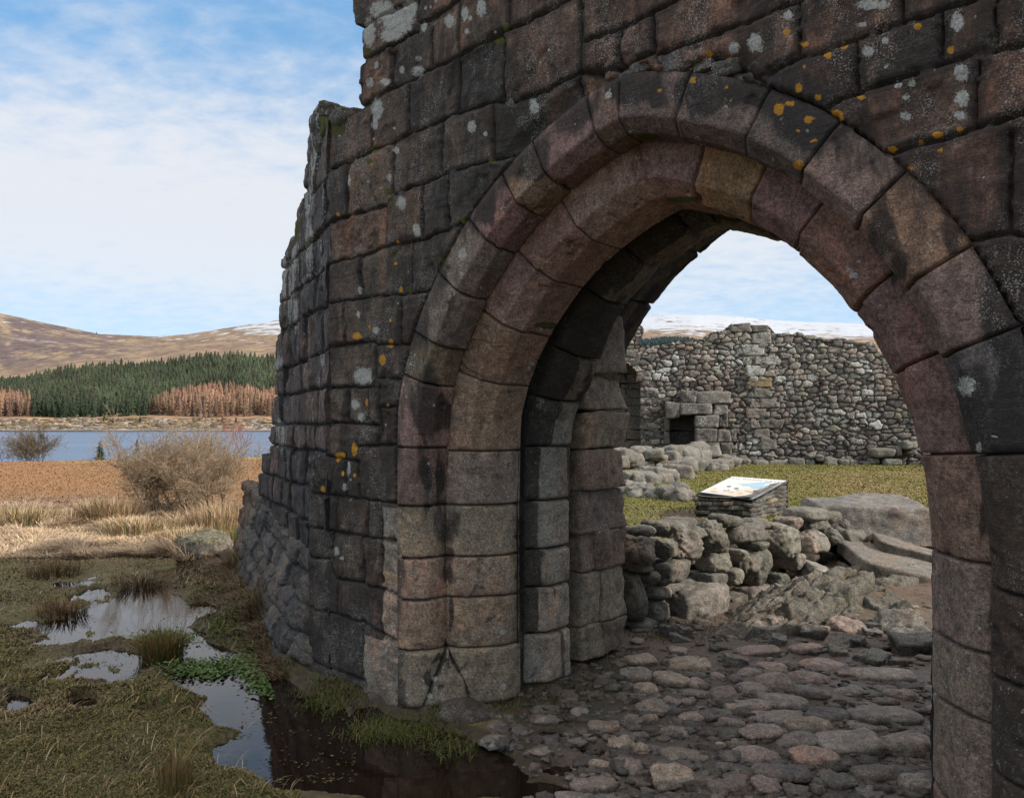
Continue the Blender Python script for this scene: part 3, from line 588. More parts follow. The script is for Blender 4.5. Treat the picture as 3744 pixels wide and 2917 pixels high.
# stub of the castle wall behind the inner pier, low
# ---- side face turning away to the left
C0 = WP(un(1203, 900)[0], 0, 0)[:2]; DT = np.array([-.4436, .8962]); DI = np.array([.8962, .4436])
def FP(t, o, z):      # o = outward offset
    t = np.asarray(t, float); return np.stack(np.broadcast_arrays(C0[0] + t * DT[0] - np.asarray(o) * DI[0], C0[1] + t * DT[1] - np.asarray(o) * DI[1], np.asarray(z, float)), -1)
def unf(x, y): return un(x, y, 0, C0, DT, DI)
def side_face():
    ta = np.arange(0, 3.45, .011); za = np.arange(-.25, 4.05, .011); S, Z = np.meshgrid(ta, za, indexing='ij')
    s2 = S + fbm(S, Z, 1, 5, 3, 63) * .02; z2 = Z + fbm(S, Z, 7, 5, 3, 64) * .016
    lv = sorted([un(1203, y)[1] for y in (430, 632, 815, 963, 1110, 1272, 1420, 1545, 1659)] + [1.17, .93, .70, .45, .2, -.02])
    segs = []; r = rng(66)
    for i, z in enumerate(lv):
        zz_ = z
        segs.append((-1, z, 4, z + r.uniform(-.06, .06)))
        hi = lv[i + 1] if i + 1 < len(lv) else z + .3; x = r.uniform(.08, .3)
        while x < 3.5: segs.append((x, z, x, hi)); x += r.uniform(.2, .48)
    D = seg_dist(s2, z2, segs)
    sil = [(1206,422),(1162,417),(1137,438),(1116,498),(1116,562),(1103,597),(1103,640),(1112,681),(1095,713),(1080,755),(1073,861),(1056,907),(1035,949),(1033,1052),(1015,1097),(1015,1200),(1010,1217),(1003,1305),(1001,1500),(991,1507),(987,1574),(982,1592),(982,1655),(950,1659),(952,1810)]
    out = [unf(x, y) for x, y in sil] + [(unf(952, 1810)[0], -.3), (-.05, -.3), (-.05, unf(1206, 422)[1])]
    wob = fbm(S, Z, 3, 7, 3, 71) * .02; K = in_poly(S + wob, Z + wob, out)
    cell = K[:-1, :-1] & K[1:, :-1] & K[:-1, 1:] & K[1:, 1:]
    lab, n = flood((D > .012))
    for _ in range(3):
        z0 = lab == 0
        for dx, dy in ((1, 0), (-1, 0), (0, 1), (0, -1)):
            q = np.roll(lab, (dx, dy), (0, 1)); lab = np.where(z0 & (q > 0), q, lab)
    rr = rng(13); off = np.concatenate([[0], rr.uniform(-.03, .022, n)])
    pal = np.array([(.060, .050, .047), (.072, .054, .048), (.05, .046, .046), (.085, .064, .055)]); pid = np.concatenate([[0], rr.integers(0, 4, n)])
    T = pal[pid[lab]] * np.concatenate([[1], rr.uniform(.75, 1.3, n)])[lab][..., None]; T[lab == 0] = (.02, .019, .018)
    h = -.035 * (1 - ss(D, .004, .011)) - .007 * (1 - ss(D, .006, .035)) + .7 * off[lab] + fbm(S, Z, 1, 4, 4, 81) * .03 + fbm(S, Z, 1, 26, 3, 83) * .006
    h = h - .02 * ss(fbm(S, Z, 4, 5, 3, 85), .25, .5)
    P = FP(S, h, Z); PX, PY = proj(P); mk = np.zeros(S.shape + (4,))
    mk[..., 0] = .30 + .3 * (1 - ss(D, .01, .05)) + .25 * (1 - ss(Z, .9, 2.0))
    mk[..., 1] = .22 + .5 * ell(PX, PY, [(1140,560,22,120),(1130,690,16,120),(1075,900,20,110),(1080,1150,12,60),(1020,1330,14,40),(1060,1010,16,120),(1130,880,14,110),(1040,1000,14,100),(1180,1310,8,30),(1030,1600,16,60),(1016,1560,12,40)]) - .25 * (1 - ss(Z, .8, 1.9))
    mk[..., 3] = ell(PX, PY, [(1170,470,26,60),(1160,520,14,40),(1085,800,14,90),(1190,440,30,20),(985,1595,10,16),(1075,860,12,40)])
    nv = len(za); nb = S.size; B = FP(S, -1.3 + fbm(S, Z, 9, 3, 3, 87) * .2 - .35 * ss(Z, 2, 4), Z)
    idx = np.arange(nb).reshape(S.shape); pad = np.zeros((cell.shape[0] + 2, cell.shape[1] + 2), bool); pad[1:-1, 1:-1] = cell; rims = []
    # three-step rim so that the broken wall head is rounded
    for (di, dj, a, b) in ((-1, 0, (0, 1), (0, 0)), (1, 0, (1, 0), (1, 1)), (0, -1, (0, 0), (1, 0)), (0, 1, (1, 1), (0, 1))):
        nbr = pad[1 + di:1 + di + cell.shape[0], 1 + dj:1 + dj + cell.shape[1]]; ii, jj = np.where(cell & ~nbr)
        va = idx[ii + a[0], jj + a[1]]; vb = idx[ii + b[0], jj + b[1]]; rims.append(np.stack([va, vb, vb + nb, va + nb], -1))
    FF = [grid_faces(len(ta), nv, cell), grid_faces(len(ta), nv, cell)[:, ::-1] + nb, np.concatenate(rims)]
    V = np.concatenate([P.reshape(-1, 3), B.reshape(-1, 3)]); Tt = np.concatenate([T.reshape(-1, 3), np.tile((.07, .06, .055), (nb, 1))]); mm = np.concatenate([mk.reshape(-1, 4), np.tile((.1, .1, 0, 0), (nb, 1))])
    used = np.zeros(len(V), bool)
    for f in FF: used[f.ravel()] = True
    re = np.cumsum(used) - 1
    mesh_obj('side_facing', V[used], [re[f][:, ::-1] for f in FF], M['side'], gate, tint=Tt[used], mask=mm[used], loc=FP(1.5, 0, 0))
side_face()
# stones of the broken wall head
for i, (x, y, a, b, ro) in enumerate([(1150, 470, .085, .16, .2), (1122, 545, .05, .12, 0), (1110, 640, .05, .10, 0), (1088, 800, .05, .14, .1), (1205, 440, .14, .05, -.2), (1026, 1130, .05, .13, 0), (1010, 1280, .04, .12, 0), (985, 1610, .05, .05, 0), (968, 1675, .08, .05, 0), (1050, 905, .05, .10, .2)]):
    t, z = unf(x, y); c = FP(t, -.165, z)
    block('coping_stone', c, (a + .03, .16, b), np.array([(DT[0], DT[1], 0), (DI[0], DI[1], 0), (0, 0, 1)]), M['side'], gate, 470 + i, (.08, .07, .062), rnd=.45, rough=.02, mask=(.2, .5 if i < 3 else .3, 0, .55 if i in (0, 3, 4, 7) else .1))
# battered plinth of slaty rubble under the side face
def plinth():
    ta = np.arange(.18, 4.3, .012); va = np.linspace(0, 1, 90); S, Vv = np.meshgrid(ta, va, indexing='ij')
    top = np.interp(S, [0, .66, 2.0, 3.1, 4.3], [.70, .74, .80, .92, 1.0]); Zb = -.25; Z = Zb + (top - Zb) * Vv
    o = (np.interp(S, [.2, .6, 1.7, 3.1, 4.3], [.0, .22, .20, .18, .08])) * (1 - ss(Vv, .15, 1.02)) + .02; o = np.where(Vv > .97, o - .06, o)
    # strata blocks
    a_ = S * .8 + Z * .45; b_ = Z - S * .25
    sw = S + fbm(S, Z, 3, 2.5, 3, 192) * .05; zw = Z - .10 * S + fbm(S, Z, 6, 2.5, 3, 193) * .05; rowf = (top - .10 * S - zw) / .175; row = np.floor(rowf).astype(np.int64); fr = rowf - row
    ro = hash3(row, row * 0, row * 0, 7); colf = (sw + .35 * (Z)) / .40 + ro * 5; col = np.floor(colf).astype(np.int64); fc = colf - col; cid = hash3(row, col, row * 0, 9); crack = np.minimum(np.minimum(fr, 1 - fr) * .175, np.minimum(fc, 1 - fc) * .40)
    q = (cid - .5) * .045 - .028 * (1 - ss(crack, .003, .016)) - .012 * (1 - ss(crack, .01, .05)) + fbm(S, Z, 0, 5, 4, 91) * .02 + fbm(a_, b_ * 5, 0, 7, 4, 92) * .022 + fbm(S, Z, 0, 25, 3, 94) * .008
    P = FP(S, o + q, Z + fbm(S, Z, 5, 6, 2, 95) * .03)
    T = np.zeros(S.shape + (3,)); k = ss(fbm(S, Z, 3, 4, 3, 96), -.2, .3)[..., None]; T[:] = (.040, .038, .038); T = T * (1 - k) + k * np.array((.065, .055, .045))
    T *= (.6 + .8 * cid)[..., None]; rust = ss(S, 3.0, 3.9)[..., None] * .7; T = T * (1 - rust) + rust * np.array((.10, .055, .03))
    mk = np.zeros(S.shape + (4,)); mk[..., 0] = .35; mk[..., 1] = .2; mk[..., 3] = .45 * ss(fbm(S, Z, 8, 2.5, 3, 97), .0, .4) * ss(Vv, .0, .3) + .5 * (1 - ss(Vv, .15, .45)) * ss(fbm(S, Z, 8, 3, 3, 98), -.2, .2)
    mesh_obj('plinth', P.reshape(-1, 3), grid_faces(len(ta), 90)[:, ::-1], M['slate'], gate, smooth=True, tint=T.reshape(-1, 3), mask=mk.reshape(-1, 4), loc=FP(2, .1, 0))
plinth()
# unseen blocks added to shade the path and shape the bog's shadow edge
block('unseen_shade_block', WP(4.4, 2.9, 2.5), (.75, 1.05, 2.8), AXW, M['core'], gate, 489, (.08, .07, .06), rnd=.15, rough=.04, n=24)
E3 = FP(2.6, 0, 0)
d3 = np.array([.12, .993]); n3 = np.array([.993, -.12])
for k, (l, h) in enumerate([(1.2, 2.6)]):
    a = E3[:2] + d3 * (k * 2.3 + .6) + n3 * .75
    block('unseen_shade_block', (a[0], a[1], h / 2 - .1), (.62, .6, h / 2), np.array([(n3[0], n3[1], 0), (d3[0], d3[1], 0), (0, 0, 1)]), M['core'], gate, 490 + k, (.08, .07, .06), rnd=.2, rough=.05, n=24)
# ------------------------------------------------------------------ ground
def gnd(x, y):        # display pixel (2184 wide) -> ground point
    Y = 1.6 * 1600 / (y - 905); return (x - 1092) / 1600 * Y, Y
PUD = [(495,1180,34,11),(425,1196,50,12),(460,1214,34,12),(395,1222,50,16),(320,1262,46,22),(295,1296,60,22),(430,1305,46,20),(215,1302,44,20),(150,1340,44,16),(50,1336,60,8),(370,1350,50,20),(285,1340,56,22),(190,1262,20,12),(255,1408,40,14),(222,1440,28,12),(150,1438,14,10),(90,1452,9,16),(460,1440,80,36),(520,1500,70,46),(195,1505,22,9),(45,1498,22,14),(335,1525,22,9),(530,1345,24,8),(640,1560,90,50),(700,1600,150,75),(820,1610,180,60),(560,1470,50,50),(660,1500,40,20),(930,1650,150,45),(1040,1620,60,20),(400,1395,60,26)]
PUDR = [(1230,1640,46,12),(1330,1668,30,10),(1265,1600,30,10),(1180,1560,20,7),(1420,1690,50,10),(1700,1688,24,8),(1290,1570,30,6),(1620,1560,20,6),(1150,1690,60,16)]
def ground_h(x, y):
    x = np.asarray(x, float); y = np.asarray(y, float)
    yy = np.maximum(y, .8); px = 1092 + 1600 * x / yy; py = 905 + 2560 / yy
    wx = fbm(x, y, 0, 2.2, 4, 201); wy = fbm(x, y, 5, 2.2, 4, 202)
    m = np.zeros(x.shape)
    for (cx, cy, rx, ry) in PUD + PUDR:
        if cy < 1460 and cx < 600: rx, ry = rx * .92, ry * .92
        d = np.sqrt(((px + wx * 46 - cx) / rx) ** 2 + ((py + wy * 20 - cy) / ry) ** 2); m = np.maximum(m, 1 - ss(d, .55, 1.75))
    ok = (y > 1.8) & (y < 12.5); m = m * ok; m2 = np.zeros(x.shape)
    for (cx, cy, rx, ry, q) in ((300, 1295, 210, 70, 1), (470, 1200, 90, 30, 1), (470, 1370, 110, 60, .8), (230, 1430, 160, 50, .75), (90, 1340, 120, 22, .8), (560, 1600, 90, 60, .6)):
        d = np.sqrt(((px + wx * 60 - cx) / rx) ** 2 + ((py + wy * 26 - cy) / ry) ** 2); m2 = np.maximum(m2, q * (1 - ss(d, .6, 1.3)))
    m2 = m2 * ok
    wallside = (x - P0[0]) * DN[0] + (y - P0[1]) * DN[1]      # > 0 behind the gate face
    h = .028 + fbm(x, y, 1, .8, 3, 203) * .03 + fbm(x, y, 2, 5, 4, 204) * .028 * (y < 16)
    left = (x < 0.9) & (y < 12.5)
    h = h - m2 * .046 * left + m2 * left * np.clip(fbm(x * .8, y * .5, 8, 6, 5, 207, .68), -.7, .8) * .125
    h = h - m * np.where((wallside > .0) & (x > -.5), .055, .15) + np.clip(fbm(x, y, 3, 5.5, 5, 205, .70) + .04, -.25, 1) * .20 * m * left * ss(y, 2.9, 3.8) * (1 - .8 * ss(-((px - 640) / 130) ** 2 - ((py - 1570) / 70) ** 2, -1.2, -.3))
    # tussocky straw band and the rushes
    h = h + .10 * ss(y, 8.9, 10.0) * (1 - ss(y, 14, 17)) * (x < -.5) * (fbm(x, y, 4, 1.6, 3, 206) + .5)
    # rocky rise towards the far right of the passage
    rise = ss(px, 1560, 1900) * ss(y, 4.6, 7.5) * (wallside > .4) * (1 - ss(y, 10, 14))
    h = h + rise * .16
    # earth heaped against the plinth and the jamb foot
    ps = (x - C0[0]) * -DI[0] + (y - C0[1]) * -DI[1]; pt = (x - C0[0]) * DT[0] + (y - C0[1]) * DT[1]
    h = h + .12 * (1 - ss(ps, .25, .95)) * ss(pt, .7, 1.5) * (pt < 5) * (ps > 0)
    # field edge dropping to the loch, only outside the castle (left)
    brow = ss(np.hypot(x, y), 36, 46); h = h * (1 - brow) - 3.6 * ss(np.hypot(x, y), 37, 60)
    h = h + .45 * ss(-x, 8, 26) * (1 - brow) * 0
    return h
def zone_tint(x, y, h):
    n = x.shape; px = 1092 + 1600 * x / np.maximum(y, .8); T = np.zeros(n + (3,)); r = np.hypot(x, y)
    a = fbm(x, y, 0, .55, 4, 211); b = fbm(x, y, 0, 2.6, 4, 212); c = fbm(x, y, 0, 9, 3, 213)
    def mixc(f, col):
        nonlocal T
        f = np.clip(f, 0, 1)[..., None]; T = T * (1 - f) + f * np.array(col)
    T[:] = (.090, .068, .034)
    mixc(ss(b, -.2, .4), (.10, .088, .030)); mixc(ss(c, .1, .6) * .7, (.15, .115, .05)); mixc(ss(-b, .1, .5) * .8, (.055, .036, .024))
    mixc(ss(y, 8.3, 9.4) * (x < 1), (.22, .15, .075)); mixc(ss(y, 12.2, 14.5 ), (.20, .115, .052)); mixc(ss(y, 12, 15) * ss(a, -.1, .3) * (1 - ss(y, 15, 19)) * .8, (.16, .095, .075))
    mixc(ss(y, 15, 20) * (1 - ss(y, 36, 40)), (.265, .140, .060)); mixc(ss(y, 16, 22) * ss(b, .1, .5) * .4, (.30, .15, .06))
    mixc(ss(r, 34, 38) * ss(fbm(x, y, 1, .2, 2, 215), -.4, .1), (.30, .24, .10))
    # water's edge mud
    mixc((1 - ss(h, -.055, -.012)) * (y < 12), (.022, .014, .008))
    # castle yard
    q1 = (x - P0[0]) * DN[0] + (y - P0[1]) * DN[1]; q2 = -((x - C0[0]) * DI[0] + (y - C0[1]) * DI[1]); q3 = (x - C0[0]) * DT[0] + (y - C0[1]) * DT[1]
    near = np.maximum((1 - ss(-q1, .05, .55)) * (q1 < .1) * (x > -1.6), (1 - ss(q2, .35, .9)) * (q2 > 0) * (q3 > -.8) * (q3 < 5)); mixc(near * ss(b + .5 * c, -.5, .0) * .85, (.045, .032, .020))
    ws = (x - P0[0]) * DN[0] + (y - P0[1]) * DN[1]; yard = (ws > .05) & (x > -2.5 - 0 * y) & (px > 1100)
    G = np.zeros(n + (3,)); G[:] = (.135, .125, .030)
    f = ss(a, -.3, .4)[..., None]; G = G * (1 - f) + f * np.array((.150, .125, .030)); f = (ss(px, 1650, 1850) * ss(y, 14, 17) * (1 - ss(y, 24, 27)) * ss(b + a, -.5, .2))[..., None] * .8; G = G * (1 - f) + f * np.array((.24, .165, .065))
    mud = np.zeros(n + (3,)); mud[:] = (.088, .062, .045); f = ss(b, -.1, .5)[..., None]; mud = mud * (1 - f) + f * np.array((.085, .062, .046))
    f = (ss(px, 1500, 1800) * ss(y, 3.2, 4.5))[..., None] * .7; mud = mud * (1 - f) + f * np.array((.12, .080, .056))
    f = ((1 - ss(px, 1240, 1420)) * ss(b + c * .5, -.1, .3))[..., None] * .8; mud = mud * (1 - f) + f * np.array((.034, .033, .012))
    f = (ss(px, 1700, 1900) * ss(y, 5.5, 6.5) * ss(c + b, -.2, .3))[..., None] * .7; mud = mud * (1 - f) + f * np.array((.085, .080, .022))
    g = ss(y - .62 * (x - 1.0), 6.3, 6.9)[..., None]; YC = mud * (1 - g) + G * g
    dm = (np.exp(-(((x - 3.0) / .9) ** 2 + ((y - 12.9) / 1.0) ** 2)))[..., None]; YC = YC * (1 - dm) + dm * np.array((.075, .045, .033))
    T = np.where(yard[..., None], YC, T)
    return T
def make_ground():
    def patch(th, ra):
        R, A = np.meshgrid(ra, th, indexing='ij'); x = R * np.sin(A); y = R * np.cos(A); h = ground_h(x, y)
        return np.stack([x, y, h], -1), zone_tint(x, y, h), h
    th = np.concatenate([np.linspace(-pi, -.80, 90)[:-1], np.linspace(-.80, .72, 620), np.linspace(.72, pi, 90)[1:]])
    ra = np.concatenate([[.05, .5, 1.0, 1.5], np.geomspace(1.9, 14, 430), np.geomspace(14.3, 75, 120), [90, 140, 260, 600, 1500, 4000]])
    P, T, h = patch(th, ra)
    s = NT('ground'); ti = s.attr('tint').outputs['Color']; mk = s.attr('mask'); sp = s.N.new('ShaderNodeSeparateColor'); s.L.new(mk.outputs['Color'], sp.inputs[0])
    n1 = s.noise(14, 6, .7); n2 = s.noise(70, 4, .7); n0 = s.noise(1.6, 5, .6); nc = s.noise(26, 4, .6, col=True)
    c = s.mix(.5, ti, s.mix(1, ti, s.mix(.0, nc, nc), 'MULTIPLY')); f = s.math('MULTIPLY', s.math('MULTIPLY_ADD', n1, 1.5, .35), s.math('MULTIPLY_ADD', n2, 1.1, .45))
    f = s.math('MULTIPLY', f, s.math('MULTIPLY_ADD', n0, .6, .75))
    g = s.N.new('ShaderNodeCombineColor'); [s.L.new(f, g.inputs[i]) for i in range(3)]
    c = s.mix(1, c, g.outputs[0], 'MULTIPLY'); c = s.mix(1, c, (1.25, 1.25, 1.25, 1), 'MULTIPLY')
    wet = sp.outputs[0]
    ro = s.math('SUBTRACT', .92, s.math('MULTIPLY', wet, s.math('MULTIPLY_ADD', n0, .9, .1)))
    nb = s.bump(s.math('ADD', n1, s.math('MULTIPLY', n2, .5)), .8, .03)
    mat = s.fin(c, s.math('MAXIMUM', ro, .3), nb, .4)
    m = np.zeros(h.shape + (4,)); x, y = P[..., 0], P[..., 1]; ws = (x - P0[0]) * DN[0] + (y - P0[1]) * DN[1]
    m[..., 0] = (1 - ss(y, 5.2, 6.6)) * .85 * ((ws > 0) | (x > .2)) + .5 * (1 - ss(h, -.03, .02)) * (y < 12)
    g = mesh_obj('ground', P.reshape(-1, 3), grid_faces(len(ra), len(th), flip=True), mat, tint=T.reshape(-1, 3), mask=np.clip(m, 0, 1).reshape(-1, 4))
    tag(g, kind='structure', label='boggy field of moss, straw grass and rust bracken with a muddy castle path')
make_ground()
# puddle water: one level sheet cut by the ground's own relief
def water_mat(name, col, rough, bs, bd, sc, spec=.5):
    s = NT(name); n = s.noise(sc, 3, .55, .2, s.map((1, 2.2, 1))); n2 = s.noise(sc * 4, 2, .5)
    nb = s.bump(s.math('ADD', n, s.math('MULTIPLY', n2, .35)), bs, bd); return s.fin(col, rough, nb, spec)
M['puddle'] = water_mat('puddle_water', (.012, .007, .004), .02, .10, .004, 9)
x0, x1, y0, y1 = -9, 2.2, 1.4, 11.6
pv = [(x0, y0, -.012), (x1, y0, -.012), (x1, 3.9, -.012), (-.2, 4.6, -.012), (-1.0, 5.6, -.012), (-3.3, y1, -.012), (x0, y1, -.012)]
tag(mesh_obj('puddle_water', pv, [np.array([[0, 1, 2, 3, 4, 5, 6]])], M['puddle'], smooth=False), kind='structure', label='still brown bog puddles reflecting the sky')
s = NT('loch_water'); nz = s.noise(.9, 5, .75, 0, s.map((.35, 1.3, 1))); n2 = s.noise(.02, 3, .6, 0, s.map((.3, 2, 1)))
nb = s.bump(nz, 1.0, .10)
M['loch'] = s.fin(s.mix(s.sm(n2, .35, .7), (.045, .095, .19), (.065, .12, .22)), .25, nb, .3)
def loch():
    th = np.linspace(-pi, pi, 73); V = [(0, 0, -3.15)] + [(r_ * sin(a), r_ * cos(a), -3.15) for r_ in (45, 300, 620) for a in th]; n = 73; F = []
    V = V[1:]
    for k in range(2):
        for i in range(n - 1): a = k * n + i; F.append((a, a + n, a + n + 1, a + 1))
    tag(mesh_obj('loch_water', V, [np.array(F)], M['loch'], smooth=False), kind='structure', label='slate blue loch lying beyond the field edge')
loch()
# ------------------------------------------------------------------ hills across the loch
XR = [-2500, -900, -300, 0, 100, 210, 330, 400, 500, 585, 700, 900, 1150, 1330, 1420, 1480, 1560, 1640, 1720, 1860, 1990, 2300, 3000, 4500]
YR = [620, 600, 640, 668, 690, 712, 718, 713, 697, 684, 676, 668, 672, 677, 672, 671, 674, 682, 687, 691, 694, 700, 690, 680]
FX = [-2500, -400, 0, 60, 124, 176, 195, 293, 345, 413, 456, 554, 612, 900, 1330, 1400, 1470, 1560, 2000, 4500]
FY = [790, 800, 803, 797, 782, 775, 771, 766, 764, 752, 748, 752, 752, 748, 742, 738, 730, 748, 752, 752]
def hill_y(px, D):        # picture height of the slope at distance D in the direction px
    ridge = np.interp(px, XR, YR); fy = np.interp(px, FX, FY) + 10; wob = fbm(px / 260., D / 300., 0, 1, 3, 221) * 6
    e = [np.full(px.shape, 919.), np.full(px.shape, 913.), 893. + wob * .8, 862 + wob, fy, (fy * .42 + ridge * .58) + wob, ridge, ridge + 4]
    ds = [488, 505, 560, 700, 1150, 1900, 2700, 3300]
    out = np.zeros(px.shape)
    for k in range(7):
        t = np.clip((D - ds[k]) / (ds[k + 1] - ds[k]), 0, 1); m = (D >= ds[k]) & (D <= ds[k + 1]); out = np.where(m, e[k] * (1 - t) + e[k + 1] * t, out)
    return np.where(D > 3300, ridge + 4, out)
def hills():
    px = np.concatenate([np.linspace(-2500, -60, 60), np.linspace(-50, 640, 260), np.linspace(650, 1290, 60), np.linspace(1300, 2000, 200), np.linspace(2030, 4500, 60)])
    D = np.concatenate([np.linspace(488, 560, 14), np.linspace(575, 1150, 60), np.linspace(1165, 3300, 170)])
    X, DD = np.meshgrid(px, D, indexing='ij'); y = hill_y(X, DD)
    rough = ss(DD, 1150, 1500) * 2.4; y = y + fbm(X / 60, DD / 260, 0, 1, 5, 231) * rough * (1 - ss(DD, 2450, 2680)) + fbm(X / 14, 0, 3, 1, 4, 233) * .8 * ss(DD, 2600, 2700)
    u = (X - 1092) / 1600; V = np.stack([u * DD, DD, 1.6 - (y - 905) / 1600 * DD], -1)
    # an overland look: colour by height and direction, as attribute
    a = fbm(X / 40, DD / 110, 0, 1, 5, 241); b = fbm(X / 9, DD / 26, 0, 1, 4, 242); T = np.zeros(X.shape + (3,))
    def mixc(f, col):
        nonlocal T
        f = np.clip(f, 0, 1)[..., None]; T = T * (1 - f) + f * np.array(col)
    T[:] = (.235, .16, .09); mixc(ss(a, -.15, .35) * .8, (.165, .098, .062))
    heath = ss(DD, 1200, 1600) * (1 - ss(X, 150, 420)) * (X < 700); mixc(heath * ss(a + .6 * b, -.55, .1) * .9, (.090, .058, .055))
    mixc(ss(DD, 1200, 1500) * ss(b, .15, .45) * .75, (.12, .08, .06))
    mixc((1 - ss(DD, 560, 700)), (.26, .15, .075)); mixc((1 - ss(DD, 500, 530)), (.26, .21, .17)); mixc((1 - ss(DD, 488, 497)), (.07, .05, .045))
    mk = np.zeros(X.shape + (4,))
    snow = np.clip(ss(X, 330, 620), 0, 1) * ss(DD, 1500, 2400) * .62 + .22 * ss(DD, 1500, 2300) + (X > 650) * ss(DD, 1380, 1480) * .25
    sx = (X - 1092) / 1600 * DD; sz = -(y - 905) / 1600 * DD; st = fbm(sx / 60 + sz / 40, sz / 9, 0, 1, 5, 245, .6) + .5 * fbm(sx / 14, sz / 4, 3, 1, 3, 246)
    mk[..., 0] = np.clip(snow + st * .85 * (snow > .02) - .05, 0, 1)
    s = NT('hill_slope'); ti = s.attr('tint').outputs['Color']; ma = s.attr('mask'); sp = s.N.new('ShaderNodeSeparateColor'); s.L.new(ma.outputs['Color'], sp.inputs[0])
    n1 = s.noise(.045, 8, .75, 0, s.map((1, .45, .8))); n2 = s.noise(.020, 7, .72, .4, s.map((.8, .12, 1.0)))
    f = s.math('MULTIPLY_ADD', s.sm(n1, .3, .7), 1.1, .45); g = s.N.new('ShaderNodeCombineColor'); [s.L.new(f, g.inputs[i]) for i in range(3)]
    c = s.mix(1, ti, g.outputs[0], 'MULTIPLY')
    sn = s.math('ADD', sp.outputs[0], s.math('ADD', s.math('MULTIPLY', s.math('SUBTRACT', n2, .5), 1.2), s.math('MULTIPLY', s.math('SUBTRACT', n1, .5), .9)))
    c = s.mix(s.sm(sn, .45, .80), c, (.42, .44, .48)); c = s.mix(.06, c, (.30, .36, .45))
    tag(mesh_obj('hills', V.reshape(-1, 3), grid_faces(len(px), len(D)), s.fin(c, .95, None, .1), tint=T.reshape(-1, 3), mask=mk.reshape(-1, 4)), kind='structure', label='brown moorland hills streaked with snow beyond the loch')
hills()
# ------------------------------------------------------------------ conifers
def crown(seed, H=1, rad=.2, tiers=9, k=9, jag=.35, base=.06, droop=.35):
    r = rng(seed); V = []; F = []; C = []
    for t in range(tiers):
        f = t / tiers; z0 = base + (1 - base) * f ** .92; z1 = base + (1 - base) * min(1, (f + 1.9 / tiers)); R = rad * (1 - f) ** .85 * r.uniform(.85, 1.1) + .008
        top = len(V); V.append((r.normal(0, .004), r.normal(0, .004), z1)); C.append(r.uniform(.9, 1.2)); ph = r.uniform(0, 6.28)
        for i in range(k):
            a = ph + i * 2 * pi / k + r.normal(0, .12); q = R * (1 + r.uniform(-jag, jag) * (1 if i % 2 else .4)); V.append((q * cos(a), q * sin(a), z0 - droop * q * r.uniform(.2, 1.2))); C.append(r.uniform(.55, 1.1))
            a2 = a + pi / k; q2 = R * r.uniform(.45, .7); V.append((q2 * cos(a2), q2 * sin(a2), z0 + .01)); C.append(r.uniform(.3, .6))
        m = 2 * k
        for i in range(m): F.append((top, top + 1 + i, top + 1 + (i + 1) % m))
    return np.array(V) * (1, 1, H), np.array(F), np.array(C)
def leafmat(name, sc=.3):
    s = NT(name); ti = s.attr('tint').outputs['Color']; n = s.noise(sc, 4, .7); f = s.math('MULTIPLY_ADD', n, 1.3, .4)
    g = s.N.new('ShaderNodeCombineColor'); [s.L.new(f, g.inputs[i]) for i in range(3)]
    return s.fin(s.mix(1, ti, g.outputs[0], 'MULTIPLY'), .9, None, .2)
M['conifer'] = leafmat('conifer_needles', .5); M['bark'] = leafmat('bark', 3)
SPR = (.040, .052, .030); LAR = (.19, .118, .080)
def is_larch(px, y):
    b = np.interp(px, [-3000, -20, 65, 75, 290, 330, 380, 450, 520, 555, 600, 700], [905, 846, 848, 900, 912, 860, 838, 828, 826, 842, 824, 815])
    n = 5 * fbm(np.array([px / 25.]), np.array([y / 9.]), 0, 1, 2, 251)[0]
    return y + n > b + 18 and (px < 72 or px > 290)
def at_hill(px, D):
    y = float(hill_y(np.array([float(px)]), np.array([float(D)]))[0]); return np.array([(px - 1092) / 1600 * D, D, 1.6 - (y - 905) / 1600 * D]), y
